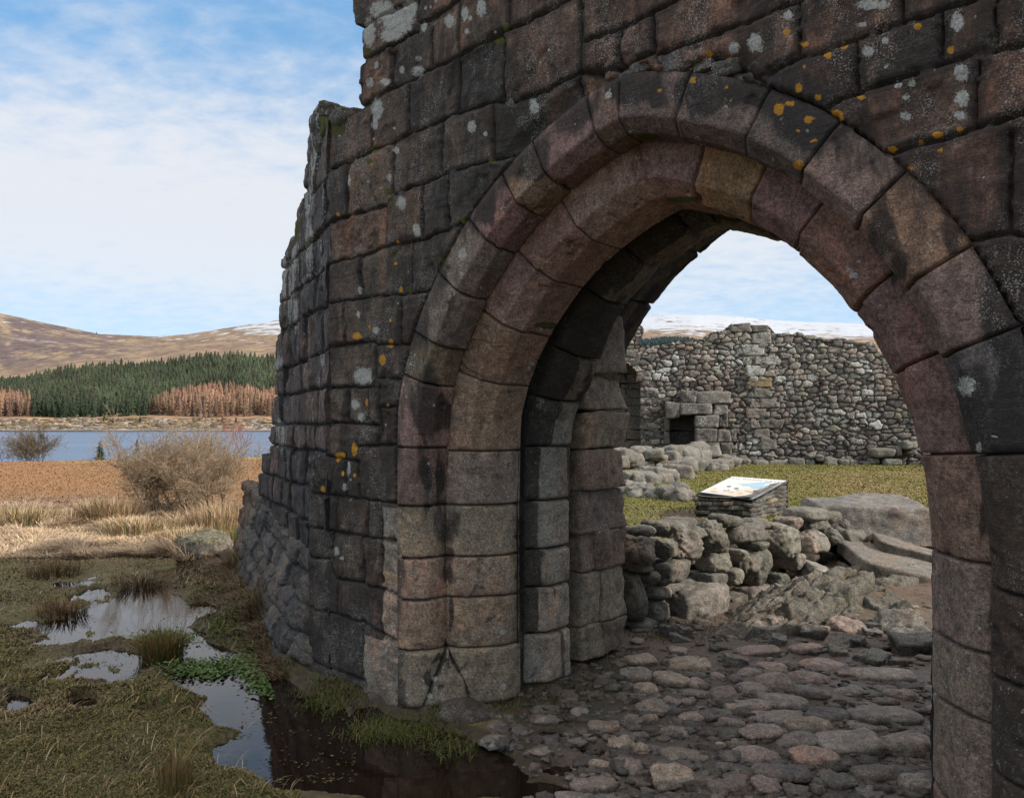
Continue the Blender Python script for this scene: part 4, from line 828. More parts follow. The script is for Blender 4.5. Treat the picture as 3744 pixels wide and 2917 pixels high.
def forest():
    r = rng(31); Vs, Fs, Ts, n0 = [], [], [], 0; protos = [crown(600 + i, 1, .25, 6, 5, .3) for i in range(8)]; lar = [crown(620 + i, 1, .22, 6, 5, .35, .03) for i in range(6)]
    rows = np.concatenate([np.arange(592, 760, 11), np.arange(760, 1165, 13)])
    for D in rows:
        step = 5.2 * 1600 / D * (1 + (D > 900) * .1); x = -60 + r.uniform(0, step)
        while x < 640:
            Dj = D + r.uniform(-6, 6); px = x + r.uniform(-.3, .3) * step; x += step * r.uniform(.75, 1.25)
            fy = np.interp(px, FX, FY); p, y = at_hill(px, Dj); H = r.uniform(13, 20); 
            if y - H * 1600 / Dj < fy - 2 + 3 * r.normal(): continue
            if 600 < D < 640 and False: continue
            lz = is_larch(px, y); V, F, C = (lar if lz else protos)[r.integers(0, 6)]
            if lz: H *= .95
            a = r.uniform(0, 6.28); C = .68 + .36 * C; pc = 1 + .55 * float(fbm(np.array([p0 := px / 45.]), np.array([D / 70.]), 0, 1, 3, 255)[0]); q = V * H * (r.uniform(.9, 1.25), r.uniform(.9, 1.25), 1); c_, s_ = cos(a), sin(a)
            q = np.stack([q[:, 0] * c_ - q[:, 1] * s_, q[:, 0] * s_ + q[:, 1] * c_, q[:, 2]], -1) + p - (0, 0, .8)
            col = np.array(LAR if lz else SPR) * pc * r.uniform(.8, 1.25) * (r.uniform(.9, 1.25), r.uniform(.9, 1.1), r.uniform(.85, 1.1))
            Vs.append(q); Fs.append(F + n0); Ts.append(C[:, None] * col); n0 += len(q)
    o = mesh_obj('conifer_forest', np.concatenate(Vs), [np.concatenate(Fs)], M['conifer'], smooth=False, tint=np.concatenate(Ts)); tag(o, kind='stuff', label='dense spruce and larch plantation covering the far hillside')
    # distant strip seen over the yard wall
    Vs, Fs, Ts, n0 = [], [], [], 0
    for k in range(420):
        px = r.uniform(1330, 1500); D = r.uniform(1190, 1390); top = np.interp(px, [1330, 1360, 1400, 1435, 1460, 1500], [718, 719, 723, 720, 728, 738]); H = 15; p_, y_ = at_hill(px, D); Z = p_[2] - 1
        V, F, C = protos[r.integers(0, 6)]; Vs.append(V * H * (1.3, 1.3, 1 - .45 * ss(np.array(px), 1420, 1490)) + np.array([(px - 1092) / 1600 * D, D, Z])); Fs.append(F + n0); Ts.append(C[:, None] * np.array((.03, .055, .06))); n0 += len(V)
    tag(mesh_obj('distant_conifers', np.concatenate(Vs), [np.concatenate(Fs)], M['conifer'], smooth=False, tint=np.concatenate(Ts)), kind='stuff', label='dark strip of distant conifers below the snowy hill')
forest()
ORD = ['first', 'second', 'third', 'fourth', 'fifth', 'sixth', 'seventh', 'eighth', 'ninth', 'tenth', 'eleventh', 'twelfth', 'thirteenth', 'fourteenth', 'fifteenth', 'sixteenth', 'seventeenth', 'eighteenth', 'nineteenth', 'twentieth', 'twenty-first', 'twenty-second', 'twenty-third', 'twenty-fourth', 'twenty-fifth', 'twenty-sixth', 'twenty-seventh', 'twenty-eighth', 'twenty-ninth', 'thirtieth']
def tree_parts(name, seed, H, rad, tiers, k, jag, base, col, bark, droop=.35):
    V, F, C = crown(seed, 1, rad, tiers, k, jag, base, droop); T = C[:, None] * np.array(col); me = {}
    a = mesh_obj('crown', V * H, [F], M['conifer'], smooth=False, tint=T); r_ = .012 * H; n = 6
    tv = [(r_ * (1 - z * .9) * cos(i * pi / 3), r_ * (1 - z * .9) * sin(i * pi / 3), z * H * .95) for z in (0, .5, 1) for i in range(n)]
    tf = [(j * n + i, j * n + (i + 1) % n, (j + 1) * n + (i + 1) % n, (j + 1) * n + i) for j in (0, 1) for i in range(n)]
    b = mesh_obj('trunk', tv, [np.array(tf)], M['bark'], tint=np.array(bark)); res = (a.data, b.data)
    for o in (a, b): bpy.data.objects.remove(o)
    return res
PROT = {}
for i in range(4):
    PROT['s', i] = tree_parts('s', 700 + i, 20, .20, 13, 8, .38, .02, (.042, .060, .032), (.06, .045, .035))
    PROT['l', i] = tree_parts('l', 710 + i, 20, .16, 15, 7, .55, .04, (.19, .118, .080), (.10, .075, .06))
def plant_tree(kind, p, H, label, group, name, rz=0, wide=1.):
    a, b = PROT[kind]; t = thing(name, label, 'tree', tuple(p), group); t.scale = (H / 20 * wide, H / 20 * wide, H / 20); t.rotation_euler.z = rz
    for nm, d in (('crown', a), ('trunk', b)):
        o = bpy.data.objects.new(nm, d); link(o, t)
r = rng(41)
front = []
xs = list(np.arange(-4, 588, 12.5))
for x in xs:
    px = x + r.uniform(-4, 4); D = 578 + r.uniform(-10, 8) + 10 * sin(px / 40); lz = px < 70 or px > 318
    front.append((px, D, lz, r.uniform(15.5, 20.5) if not lz else r.uniform(15, 19)))
ns_ = [0, 0, 0]
for (px, D, lz, H) in front:
    p, y = at_hill(px, D); q = (1 if px > 300 else 0) if lz else 2; w = ns_[q]; ns_[q] += 1
    lab = {0: 'bare rust-brown larch, %s from the left in the clump at the photo edge', 1: 'bare pinkish-brown larch, %s from the left in the front row right of the spruces', 2: 'dark green spruce, %s from the left in the front row above the far shore'}[q] % ORD[min(w, 29)]
    plant_tree(('l' if lz else 's', int(r.integers(0, 4))), p - (0, 0, .6), H, lab, 'larches in front of the plantation' if lz else 'spruces in front of the plantation', 'larch_tree' if lz else 'spruce_tree', r.uniform(0, 6), r.uniform(.9, 1.2))
for i, (px, D, H, lab) in enumerate([(222, 545, 5.5, 'small round dark spruce alone on the far shore, leftmost of the lone ones'), (241, 533, 4.2, 'tiny dark spruce just right of another on the far shore grass'), (299, 536, 5, 'small bushy dark spruce on the far shore below the last spruces'), (474, 530, 6, 'small dark spruce on the shore below the brown larches'), (503, 533, 5, 'small pointed spruce nearest the castle wall on the far shore'), (105, 2500, 9, 'tiny dark tree alone on the skyline of the hill saddle')]):
    p, y = at_hill(px, D) if i < 5 else at_hill(206, 2660); plant_tree(('s', i % 4), p - (0, 0, .3), H, lab, 'lone spruces across the loch', 'spruce_tree', i, 1.7)
def scrub():       # low willow and rock scatter along the far shore
    r = rng(55); Vs, Fs, Ts, n0 = [], [], [], 0; P_, F_ = cube_sphere(4); s0 = P_ / np.linalg.norm(P_, axis=1)[:, None]
    for k in range(1500):
        px = r.uniform(-80, 640); D = 497 + 60 * r.random() ** 1.6; p, y = at_hill(px, D); q = r.uniform(.4, 1.7) if D > 505 else r.uniform(.3, .9)
        V = s0 * (q * r.uniform(.9, 2.4), q, q * r.uniform(.4, .8)) * (1 + .3 * r.normal(size=(len(s0), 1))); col = [(.12, .10, .045), (.20, .15, .10), (.28, .24, .21), (.09, .07, .05)][r.integers(0, 4)]
        Vs.append(V + p); Fs.append(F_ + n0); Ts.append(np.tile(np.array(col) * r.uniform(.7, 1.3), (len(V), 1))); n0 += len(V)
    tag(mesh_obj('shore_scrub', np.concatenate(Vs), [np.concatenate(Fs)], M['conifer'], smooth=False, tint=np.concatenate(Ts)), kind='stuff', label='low brown scrub and stones along the far shore')
scrub()
# ------------------------------------------------------------------ grass
def bladesheet(name, P, h, w, lean, az, col0, kind='stuff', parent=None, label=None, mat=None, curl=.6, loc=None):
    n = len(P); d = np.stack([np.cos(az), np.sin(az)], -1); pr = np.stack([-d[:, 1], d[:, 0]], -1); V = np.zeros((n, 7, 3)); T = np.zeros((n, 7, 3))
    for k, f in enumerate((0, .35, .7)):
        c = P[:, :2] + d * (lean * h * f ** 1.6)[:, None]; z = P[:, 2] + h * (f - curl * lean * .35 * f * f); ww = w * (1 - f * .55)
        V[:, 2 * k, :2] = c - pr * ww[:, None]; V[:, 2 * k + 1, :2] = c + pr * ww[:, None]; V[:, 2 * k, 2] = z; V[:, 2 * k + 1, 2] = z; T[:, 2 * k:2 * k + 2] = (col0 * (.75 + .35 * f))[:, None]
    V[:, 6, :2] = P[:, :2] + d * (lean * h)[:, None]; V[:, 6, 2] = P[:, 2] + h * (1 - curl * lean * .45); T[:, 6] = col0 * 1.15
    b = np.arange(n)[:, None] * 7; Q = np.concatenate([b + np.array([0, 1, 3, 2]), b + np.array([2, 3, 5, 4])]); Tr = b + np.array([4, 5, 6])
    o = mesh_obj(name, V.reshape(-1, 3), [Q, Tr], mat or M['blade'], parent, smooth=False, tint=T.reshape(-1, 3), loc=loc)
    if kind: tag(o, kind=kind, label=label)
    return o
s = NT('grass_blade'); M['blade'] = s.fin(s.attr('tint').outputs['Color'], .75, None, .25)
def cols(r, n, pal, var=.25):
    pal = np.array(pal); return pal[r.integers(0, len(pal), n)] * r.uniform(1 - var, 1 + var, (n, 1))
def inside_wall(x, y):
    ws = (x - P0[0]) * DN[0] + (y - P0[1]) * DN[1]; s_ = (x - P0[0]) * DS[0] + (y - P0[1]) * DS[1]
    ps = (x - C0[0]) * -DI[0] + (y - C0[1]) * -DI[1]; pt = (x - C0[0]) * DT[0] + (y - C0[1]) * DT[1]
    return ((ws > -.06) & (s_ < .7) & (s_ > -1.1)) | ((ps < .34) & (pt > -.6))
def bog_grass():
    r = rng(61); n = 420000; px = r.uniform(-60, 1010, n); py = 1160 + (1760 - 1160) * r.random(n) ** .75; Y = 2560 / (py - 905); X = (px - 1092) / 1600 * Y
    h0 = ground_h(X, Y); dens = ss(fbm(X, Y, 0, 1.6, 3, 261), -.45, .15); keep = (h0 > np.where(r.random(n) < .05, -.07, -.009)) & ~inside_wall(X, Y) & (r.random(n) < .25 + .75 * dens) & (Y > 1.9) & ((px < 640) | (Y > 6)); X, Y, h0 = X[keep], Y[keep], h0[keep]; n = len(X)
    b = fbm(X, Y, 0, 1.1, 3, 262); H = r.uniform(.006, .022, n) * (1 + .5 * (b > 0)) * (.55 + .10 * Y) * (.45 + .55 * ss(h0, .0, .045)); h0 = np.maximum(h0, -.014); w = .0016 + .0006 * Y * r.uniform(.6, 1.3, n)
    A = cols(r, n, [(.095, .105, .022), (.125, .120, .032), (.072, .082, .018), (.17, .12, .045), (.10, .062, .032)]); B = cols(r, n, [(.22, .16, .07), (.18, .12, .05), (.27, .21, .11), (.11, .072, .035)])
    f = ss(b + .6 * fbm(X, Y, 0, 5, 2, 263) + ss(Y, 5.5, 8.5) * .9 - .1, -.25, .6); pick = (r.random(n) < .20 + f * .62); C = np.where(pick[:, None], B, A)
    green = ss(px[keep], 330, 560) * ss(py[keep], 1280, 1330) * (1 - ss(py[keep], 1400, 1470)); C = np.where((r.random(n) < green * .8)[:, None], cols(r, n, [(.045, .085, .012), (.06, .10, .015), (.035, .06, .012)]), C)
    bladesheet('bog_grass', np.stack([X, Y, h0 - .004], -1), H, w, r.uniform(.2, 1.6, n), r.uniform(0, 6.28, n), C, label='short moss and sodden grass between the puddles')
    # stray longer straws
    n = 800; px = r.uniform(-60, 620, n); py = 1200 + 560 * r.random(n); Y = 2560 / (py - 905); X = (px - 1092) / 1600 * Y; h0 = ground_h(X, Y); k = (h0 > -.04) & ~inside_wall(X, Y); X, Y, h0 = X[k], Y[k], h0[k]; n = len(X)
    bladesheet('dead_straw', np.stack([X, Y, h0], -1), r.uniform(.03, .085, n), .0009 + .0004 * Y, r.uniform(.4, 1.8, n), r.normal(.4, 1.2, n), cols(r, n, [(.30, .21, .10), (.22, .14, .055), (.38, .29, .17)]), label='scattered dead straw stalks lying on the bog')
bog_grass()
def straw_band():
    r = rng(62); n = 150000; px = r.uniform(-120, 640, n); py = 1096 + 112 * r.random(n) ** .8; Y = 2560 / (py - 905); X = (px - 1092) / 1600 * Y; a = fbm(X, Y, 0, .8, 3, 271); tus = fbm(X, Y, 0, 2.4, 3, 272)
    edge = 8.8 + .5 * fbm(X, Y, 0, .7, 3, 273) + .5 * ss(px, 380, 520) ; k = (Y > edge) & ~inside_wall(X, Y) & (r.random(n) < .3 + .8 * ss(tus, -.3, .3)); X, Y, a, tus = X[k], Y[k], a[k], tus[k]; n = len(X); h0 = ground_h(X, Y)
    H = r.uniform(.07, .20, n) * (.6 + .9 * ss(tus, -.1, .5)); az = 2.4 + 1.6 * fbm(X, Y, 0, 1.2, 2, 274) + r.normal(0, .8, n)
    f = ss(a + .25 * r.normal(size=n), -.05, .45) * ss(Y, 10.5, 12.5); C = np.where((r.random(n) < f * .75)[:, None], cols(r, n, [(.17, .09, .065), (.13, .08, .05), (.22, .13, .09)]), cols(r, n, [(.44, .31, .20), (.52, .39, .27), (.36, .25, .155), (.26, .18, .09)]))
    bladesheet('pale_moor_grass', np.stack([X, Y, h0 - .01], -1), H, .0022 + .00042 * Y * r.uniform(.7, 1.3, n), r.uniform(.5, 2.1, n), az, C, label='pale matted straw grass across the field')
    n = 90000; Y = 13.2 * (38 / 13.2) ** (r.random(n) ** .9); px = r.uniform(-120, 660, n); X = (px - 1092) / 1600 * Y; h0 = ground_h(X, Y); b = fbm(X, Y, 0, .5, 3, 281); pale = ss(-Y + 16.5 + 1.5 * b, 0, 2.2)
    C = cols(r, n, [(.29, .155, .068), (.27, .140, .058), (.31, .175, .080), (.25, .128, .054)], .14); P_ = cols(r, n, [(.34, .22, .13), (.20, .12, .08), (.40, .28, .17), (.16, .09, .07)]); C = np.where((r.random(n) < pale)[:, None], P_, C)
    top = (Y > 34.5) & (b > -.2); C = np.where(top[:, None] & (r.random(n) < .8)[:, None], cols(r, n, [(.42, .34, .14), (.36, .27, .10)]), C)
    bladesheet('dead_bracken', np.stack([X, Y, h0 - .02], -1), r.uniform(.025, .085, n), .0005 * Y * r.uniform(.5, 1.4, n), r.uniform(.6, 2.4, n), r.uniform(0, 6.28, n), C, label='rust-coloured dead bracken field')
straw_band()
def lawn():
    r = rng(63); n = 110000; Y = 7.2 * (32 / 7.2) ** r.random(n); px = r.uniform(1300, 2010, n); X = (px - 1092) / 1600 * Y; k = (Y - .62 * (X - 1.0) > 6.8) & (np.exp(-(((X - 3.0) / .8) ** 2 + ((Y - 12.9) / .9) ** 2)) < r.random(n)); X, Y, px = X[k], Y[k], px[k]; n = len(X); h0 = ground_h(X, Y)
    dry = ss(px, 1620, 1850) * ss(Y, 14, 17) * (1 - ss(Y, 24, 27)) * ss(fbm(X, Y, 0, .7, 3, 284), -.5, .2)
    C = np.where((r.random(n) < dry * .75)[:, None], cols(r, n, [(.27, .19, .085), (.23, .165, .07)], .12), cols(r, n, [(.15, .14, .034), (.17, .155, .04), (.20, .17, .055), (.13, .125, .03)], .12))
    bladesheet('courtyard_lawn', np.stack([X, Y, h0 - .004], -1), r.uniform(.02, .05, n), .0007 * Y * r.uniform(.6, 1.3, n), r.uniform(.3, 1.6, n), r.uniform(0, 6.28, n), C, label='short cropped green lawn in the castle yard')
    # moss and rank grass by the pier foot and the low wall
    n = 16000; px = r.uniform(1060, 1720, n); py = r.uniform(1300, 1560, n); Y = 2560 / (py - 905); X = (px - 1092) / 1600 * Y; h0 = ground_h(X, Y)
    dd = np.minimum(np.hypot((px - 1450) / 170, (py - 1345) / 44), np.minimum(np.hypot((px - 1290) / 110, (py - 1430) / 60), np.hypot((px - 1180) / 90, (py - 1490) / 50))); k = (dd + .35 * fbm(X, Y, 0, 4, 3, 291) < .85); X, Y, h0 = X[k], Y[k], h0[k]; n = len(X)
    bladesheet('path_moss', np.stack([X, Y, h0 - .004], -1), r.uniform(.008, .035, n), .0022 * r.uniform(.6, 1.4, n), r.uniform(.2, 1.5, n), r.uniform(0, 6.28, n), cols(r, n, [(.05, .055, .010), (.07, .06, .014), (.035, .03, .012), (.10, .075, .03), (.05, .03, .015)]), label='dark moss and grass at the foot of the pier')
    # fresh grass along the foot of the gate jamb and plinth
    n = 6000; t_ = r.uniform(.2, 5.2, n); o_ = .20 + np.abs(r.normal(0, .10, n)); q_ = FP(t_, o_, 0); X, Y = q_[:, 0], q_[:, 1]; h0 = np.maximum(ground_h(X, Y), -.014)
    bladesheet('plinth_foot_grass', np.stack([X, Y, h0 - .004], -1), r.uniform(.02, .085, n), .0018 + .0003 * Y, r.uniform(.5, 2.0, n), 3.6 + r.normal(0, .9, n), cols(r, n, [(.16, .10, .055), (.11, .07, .04), (.20, .14, .08), (.08, .07, .03)]), label='dead brown grass along the foot of the slaty plinth')
    n = 6000; sx = r.choice([(700, 1500), (790, 1560), (960, 1590), (740, 1480), (830, 1545), (880, 1560), (930, 1545), (1060, 1500), (610, 1420), (570, 1340), (545, 1260), (690, 1480)], n); px = sx[:, 0] + r.normal(0, 30, n); py = sx[:, 1] + r.normal(0, 13, n); Y = 2560 / (py - 905); X = (px - 1092) / 1600 * Y; h0 = np.maximum(ground_h(X, Y), -.014)
    bladesheet('wall_foot_grass', np.stack([X, Y, h0], -1), r.uniform(.012, .055, n), .0020 * r.uniform(.6, 1.2, n), r.uniform(.3, 1.6, n), r.uniform(0, 6.28, n), cols(r, n, [(.06, .09, .015), (.10, .12, .02), (.14, .10, .04), (.05, .05, .015)]), label='straggling grass along the foot of the gate jamb')
lawn()

def debris():
    r = rng(64); n = 26000; px = r.uniform(-40, 760, n); py = 1165 + 500 * r.random(n); Y = 2560 / (py - 905); X = (px - 1092) / 1600 * Y; h = ground_h(X, Y)
    k = (h < -.014) & (r.random(n) < .10 + .5 * ss(h, -.09, -.014)) & (fbm(X, Y, 0, 3.5, 3, 266) > -.05) & ~inside_wall(X, Y); X, Y = X[k], Y[k]; n = len(X); R_ = r.uniform(.003, .010, n) * (1 + .08 * Y); ph = r.uniform(0, 6.28, n); V = np.zeros((n, 4, 3))
    for i, q in enumerate((1, .3, 1, .3)): V[:, i] = np.stack([X + R_ * q * np.cos(ph + i * pi / 2), Y + R_ * q * np.sin(ph + i * pi / 2), np.full(n, -.0095) + r.uniform(0, .004, n)], -1)
    tag(mesh_obj('floating_debris', V.reshape(-1, 3), [np.arange(n)[:, None] * 4 + np.arange(4)], M['blade'], smooth=False, tint=np.repeat(cols(r, n, [(.09, .10, .03), (.12, .08, .04), (.06, .045, .025), (.18, .14, .08)]), 4, 0)), kind='stuff', label='leaf scraps and stalks floating on the puddles')
debris()
# ------------------------------------------------------------------ cress, rushes, bush
def cress():
    r = rng(71); n = 9000; C_ = [(600, 1440, 60, 34, .5), (560, 1415, 60, 22, .25), (430, 1425, 70, 18, .15), (350, 1360, 60, 14, .1)]
    px, py = [], []
    for (a, b, c, d, w) in C_: m = int(n * w); px.append(a + r.normal(0, .55, m) * c); py.append(b + r.normal(0, .55, m) * d)
    px = np.concatenate(px); py = np.concatenate(py); n = len(px); Y = 2560 / (py - 905); X = (px - 1092) / 1600 * Y; h = np.maximum(ground_h(X, Y), -.013) + r.uniform(.004, .03, n)
    k = ~inside_wall(X, Y); X, Y, h = X[k], Y[k], h[k]; n = len(X); R = r.uniform(.005, .013, n); ph = r.uniform(0, 6.28, n); tx, ty = r.normal(0, .35, n), r.normal(0, .35, n); V = np.zeros((n, 6, 3))
    for i in range(6): dx = R * np.cos(ph + i * pi / 3); dy = R * np.sin(ph + i * pi / 3); V[:, i] = np.stack([X + dx, Y + dy, h + tx * dx + ty * dy], -1)
    T = np.repeat(cols(r, n, [(.06, .11, .022), (.085, .135, .035), (.045, .08, .018), (.11, .15, .05)]), 6, 0)
    tag(mesh_obj('watercress', V.reshape(-1, 3), [np.arange(n)[:, None] * 6 + np.arange(6)], M['blade'], smooth=False, tint=T), kind='stuff', label='bright green watercress floating by the wall foot')
cress()
def tussock(px, py, H, n, spread, pal, label, seed, lean=1.0, w=.0022, up=.3):
    r = rng(seed); Xc, Yc = gnd(px, py); a = r.uniform(0, 6.28, n); q = spread * np.sqrt(r.random(n)); X = Xc + q * np.cos(a); Y = Yc + q * np.sin(a); h0 = np.maximum(ground_h(X, Y), -.014)
    zc = float(np.maximum(ground_h(np.array([Xc]), np.array([Yc])), -.014)[0])
    o = bladesheet('rush_tussock', np.stack([X, Y, h0 - .01], -1), H * r.uniform(.45, 1.15, n), w * r.uniform(.6, 1.3, n), np.abs(r.normal(up, lean * .45, n)), a + r.normal(0, .5, n), cols(r, n, pal), kind=None, loc=(Xc, Yc, zc))
    tag(o, label, 'grass tussock', 'rush and grass tussocks on the bog')
STR = [(.40, .27, .15), (.48, .35, .22), (.32, .22, .12), (.18, .14, .07)]; GRN = [(.06, .075, .018), (.085, .09, .02), (.11, .10, .03), (.22, .12, .04)]
tussock(345, 1400, .24, 700, .14, GRN + [(.30, .15, .05)], 'green and brown rush tussock standing in the puddles, topped by bent orange stalks', 801, .9, .0022)
tussock(372, 1702, .17, 260, .07, [(.30, .20, .09), (.20, .13, .05), (.12, .10, .03)], 'upright tan grass tuft at the bottom edge of the photo', 802, .5, .0016, .1)
tussock(235, 1128, .42, 1500, .42, STR, 'tall straw-coloured tussock in front of the bare willow bush, left of its middle', 803, .9, .006)
tussock(42, 1140, .36, 1300, .45, STR + [(.14, .16, .05)], 'straw and green tussock near the left edge of the photo', 804, 1.0, .006)
tussock(150, 1132, .28, 900, .40, STR, 'low straw tussock between two taller ones', 805, 1.0, .006)
tussock(300, 1150, .26, 900, .5, STR + GRN, 'wispy greenish straw tussock below the willow bush', 806, 1.2, .005)
tussock(405, 1172, .26, 1000, .42, GRN + STR, 'olive green rush tussock just left of the mossy boulder', 807, 1.2, .0045)
tussock(468, 1135, .40, 1000, .42, STR, 'tall straw tussock right of the bush near the castle plinth', 808, .9, .005)
tussock(500, 1168, .24, 700, .30, GRN, 'dark green rushes between the boulder and the castle plinth', 809, 1.0, .004)
tussock(118, 1228, .18, 420, .25, [(.13, .075, .03), (.09, .06, .025)], 'flattened brown tussock left of the small puddles', 810, 1.8, .003)
tussock(135, 1310, .14, 420, .18, [(.16, .085, .035), (.10, .06, .025)], 'low reddish-brown tussock beside the left puddle', 811, 1.8, .003)
tussock(300, 1246, .16, 380, .26, [(.20, .15, .09), (.10, .07, .03)], 'grey-brown flattened tussock on a hummock amid the puddles', 812, 2.0, .003)
tussock(590, 1330, .22, 500, .20, [(.20, .13, .06), (.12, .08, .04), (.08, .05, .02)], 'reddish dead grass hanging at the foot of the slaty plinth', 813, 1.6, .003)
tussock(540, 1235, .26, 500, .25, [(.20, .14, .07), (.13, .09, .04)], 'brown grass tuft at the far foot of the slaty plinth', 814, 1.4, .003)

def tubes(segs, rad, sides=3):
    """segs (n,2,3), rad (n,2)"""
    a, b = segs[:, 0], segs[:, 1]; d = b - a; L = np.linalg.norm(d, axis=1)[:, None] + 1e-9; d = d / L; up = np.where(np.abs(d[:, 2:3]) > .9, np.array([[1., 0, 0]]), np.array([[0., 0, 1]])); u = np.cross(d, up); u /= np.linalg.norm(u, axis=1)[:, None]; v = np.cross(d, u)
    n = len(a); V = np.zeros((n, 2, sides, 3))
    for i in range(sides):
        o = u * cos(2 * pi * i / sides) + v * sin(2 * pi * i / sides); V[:, 0, i] = a + o * rad[:, :1]; V[:, 1, i] = b + o * rad[:, 1:]
    base = np.arange(n)[:, None] * 2 * sides; F = np.concatenate([base + np.array([i, (i + 1) % sides, sides + (i + 1) % sides, sides + i]) for i in range(sides)]); return V.reshape(-1, 3), F
def bare_bush(seed, stems, H, spread, depth, r0=.02, twig=.0028, gr=3, lean=.8):
    r = rng(seed); S, R, G = [], [], []
    def grow(p, d, L, rad, lev):
        n = 4
        for k in range(n):
            d = d + r.normal(0, .17, 3) + np.array([0, 0, .05]); d /= np.linalg.norm(d); q = p + d * L / n; r2 = max(rad * .86, twig); S.append((p, q)); R.append((rad, r2)); G.append(lev); p = q; rad = r2
            if lev < depth and (k > 0 or lev > 0):
                for _ in range(1 if r.random() < .72 else 2):
                    e = d + r.normal(0, .55, 3) + np.array([0, 0, .1]); e /= np.linalg.norm(e); grow(p, e, L * r.uniform(.5, .8), max(rad * .62, twig), lev + 1)
    for i in range(stems):
        a = r.uniform(0, 6.28); t = abs(r.normal(0, lean)); d = np.array([cos(a) * t, sin(a) * t * .7, 1.]); d /= np.linalg.norm(d)
        grow(np.array([r.normal(0, spread), r.normal(0, spread), -.05]), d, H * r.uniform(.45, .7), r0 * r.uniform(.6, 1), 0)
    return np.array(S), np.array(R), np.array(G)
s = NT('twig'); M['twig'] = s.fin(s.mix(s.noise(3, 3), s.attr('tint').outputs['Color'], s.mix(.5, s.attr('tint').outputs['Color'], (.05, .04, .03))), .85, None, .2)
def put_bush(px, py, seed, stems, H, spread, depth, col, label, r0=.02, twig=.0028, D=None, group='bare shrubs beyond the bog', lean=.8, z=None, clip=None):
    if D is None: X, Y = gnd(px, py)
    else: Y = D; X = (px - 1092) / 1600 * D
    zz = float(ground_h(np.array([X]), np.array([Y]))[0]) if z is None else z
    S, R, G = bare_bush(seed, stems, H, spread, depth, r0, twig, lean=lean)
    t = thing('bare_bush', label, 'bush', (X, Y, zz), group)
    for nm, m in (('branch', G <= 1), ('twig', G > 1)):
        if not m.any(): continue
        V, F = tubes(S[m], R[m]); lev = np.repeat(G[m], 6); f = (lev / max(1, depth))[:, None]; T = np.array(col) * (.45 * (1 - f) + 1.15 * f) * rng(seed).uniform(.8, 1.2, (len(V), 1))
        o = mesh_obj(nm + ('es' if nm == 'branch' else 's') if False else nm, V + np.array([X, Y, zz]), [F], M['twig'], t, tint=T, loc=(X, Y, zz)); 
put_bush(392, 1112, 901, 23, 1.18, .55, 4, (.34, .25, .165), 'large bare willow bush of dense tan twigs between the field and the castle', r0=.017, twig=.0026, lean=1.15)
put_bush(20, 0, 902, 8, 1.9, .9, 3, (.22, .18, .14), 'pale bare shrub at the left edge of the photo above the field edge', D=46, r0=.03, twig=.008, z=-1.0, lean=.4)
put_bush(82, 0, 903, 12, 2.1, .25, 3, (.17, .13, .095), 'dark fan-shaped bare shrub second from the left above the field edge', D=45, r0=.03, twig=.009, z=-1.0, lean=.35)
put_bush(345, 0, 904, 10, 1.5, 1.2, 3, (.25, .20, .15), 'pale bare scrub behind the big willow bush on the shore', D=44, r0=.03, twig=.010, z=-1.2, lean=.5)
put_bush(480, 0, 905, 10, 1.5, 1.4, 3, (.25, .20, .15), 'bare scrub right of the big willow bush against the loch', D=44, r0=.03, twig=.010, z=-1.2, lean=.5)
put_bush(516, 0, 906, 1, 2.6, .02, 3, (.36, .15, .11), 'thin reddish young larch rising beside the castle wall', D=30, r0=.02, twig=.006, z=-.1, lean=.05)
def young_fir(px, D, ztop, zb, seed, label, wide=.3, col=(.035, .06, .035)):
    X = (px - 1092) / 1600 * D; H = ztop - zb; t = thing('young_fir', label, 'tree', (X, D, zb), 'young firs by the loch')
    V, F = tubes(np.array([[[0, 0, 0], [0, 0, H]]]), np.array([[.035, .006]]), 5); mesh_obj('trunk', V + (X, D, zb), [F], M['twig'], t, tint=np.array((.10, .07, .05)), loc=(X, D, zb))
    V, F, C = crown(seed, H, wide, 12, 9, .6, .08, .15); mesh_obj('crown', V + (X, D, zb), [F], M['conifer'], t, smooth=False, tint=C[:, None] * np.array(col), loc=(X, D, zb))
young_fir(214, 41, 1.6 - 34 / 1600 * 41, -.75, 911, 'small dark green fir standing alone at the field edge before the loch', .40)
young_fir(293, 42, 1.6 - 30 / 1600 * 42, -.8, 912, 'small grey-green fir at the field edge just left of the willow bush', .30, (.06, .08, .06))

# ------------------------------------------------------------------ loose stones
def ground_rock(name, label, cat, group, X, Y, half, seed, tint, rnd=.8, rough=.02, mask=(0, .25, 0, 0), rz=0, sink=.35, mat='boulder', n=18, tilt=(0, 0), zb=None, parent=None):
    z = float(ground_h(np.array([X]), np.array([Y]))[0]) if zb is None else zb
    ca, sa = cos(rz), sin(rz); A = np.array([(ca, sa, 0), (-sa, ca, 0), (0, 0, 1)]); tx, ty = tilt
    A = A @ np.array([(1, 0, tx), (0, 1, ty), (-tx, -ty, 1)])
    o = block(name, (X, Y, z + half[2] * (1 - 2 * sink)), half, A, M[mat], parent, seed, tint, rnd=rnd, rough=rough, n=n, mask=mask)
    if parent is None: tag(o, label, cat, group)
    return o
X, Y = gnd(425, 1182); ground_rock('mossy_boulder', 'grey mossy boulder half sunk in the bog beside the far puddle', 'boulder', None, X, Y + .15, (.36, .30, .25), 951, (.15, .125, .10), .8, .03, (.1, .3, 0, .55), n=30)
X, Y = gnd(330, 1250); ground_rock('flat_rock', 'low flat grey rock under brown grass amid the puddles', 'boulder', None, X, Y, (.34, .2, .07), 952, (.09, .075, .06), .8, .03, (.2, .1, 0, .5))
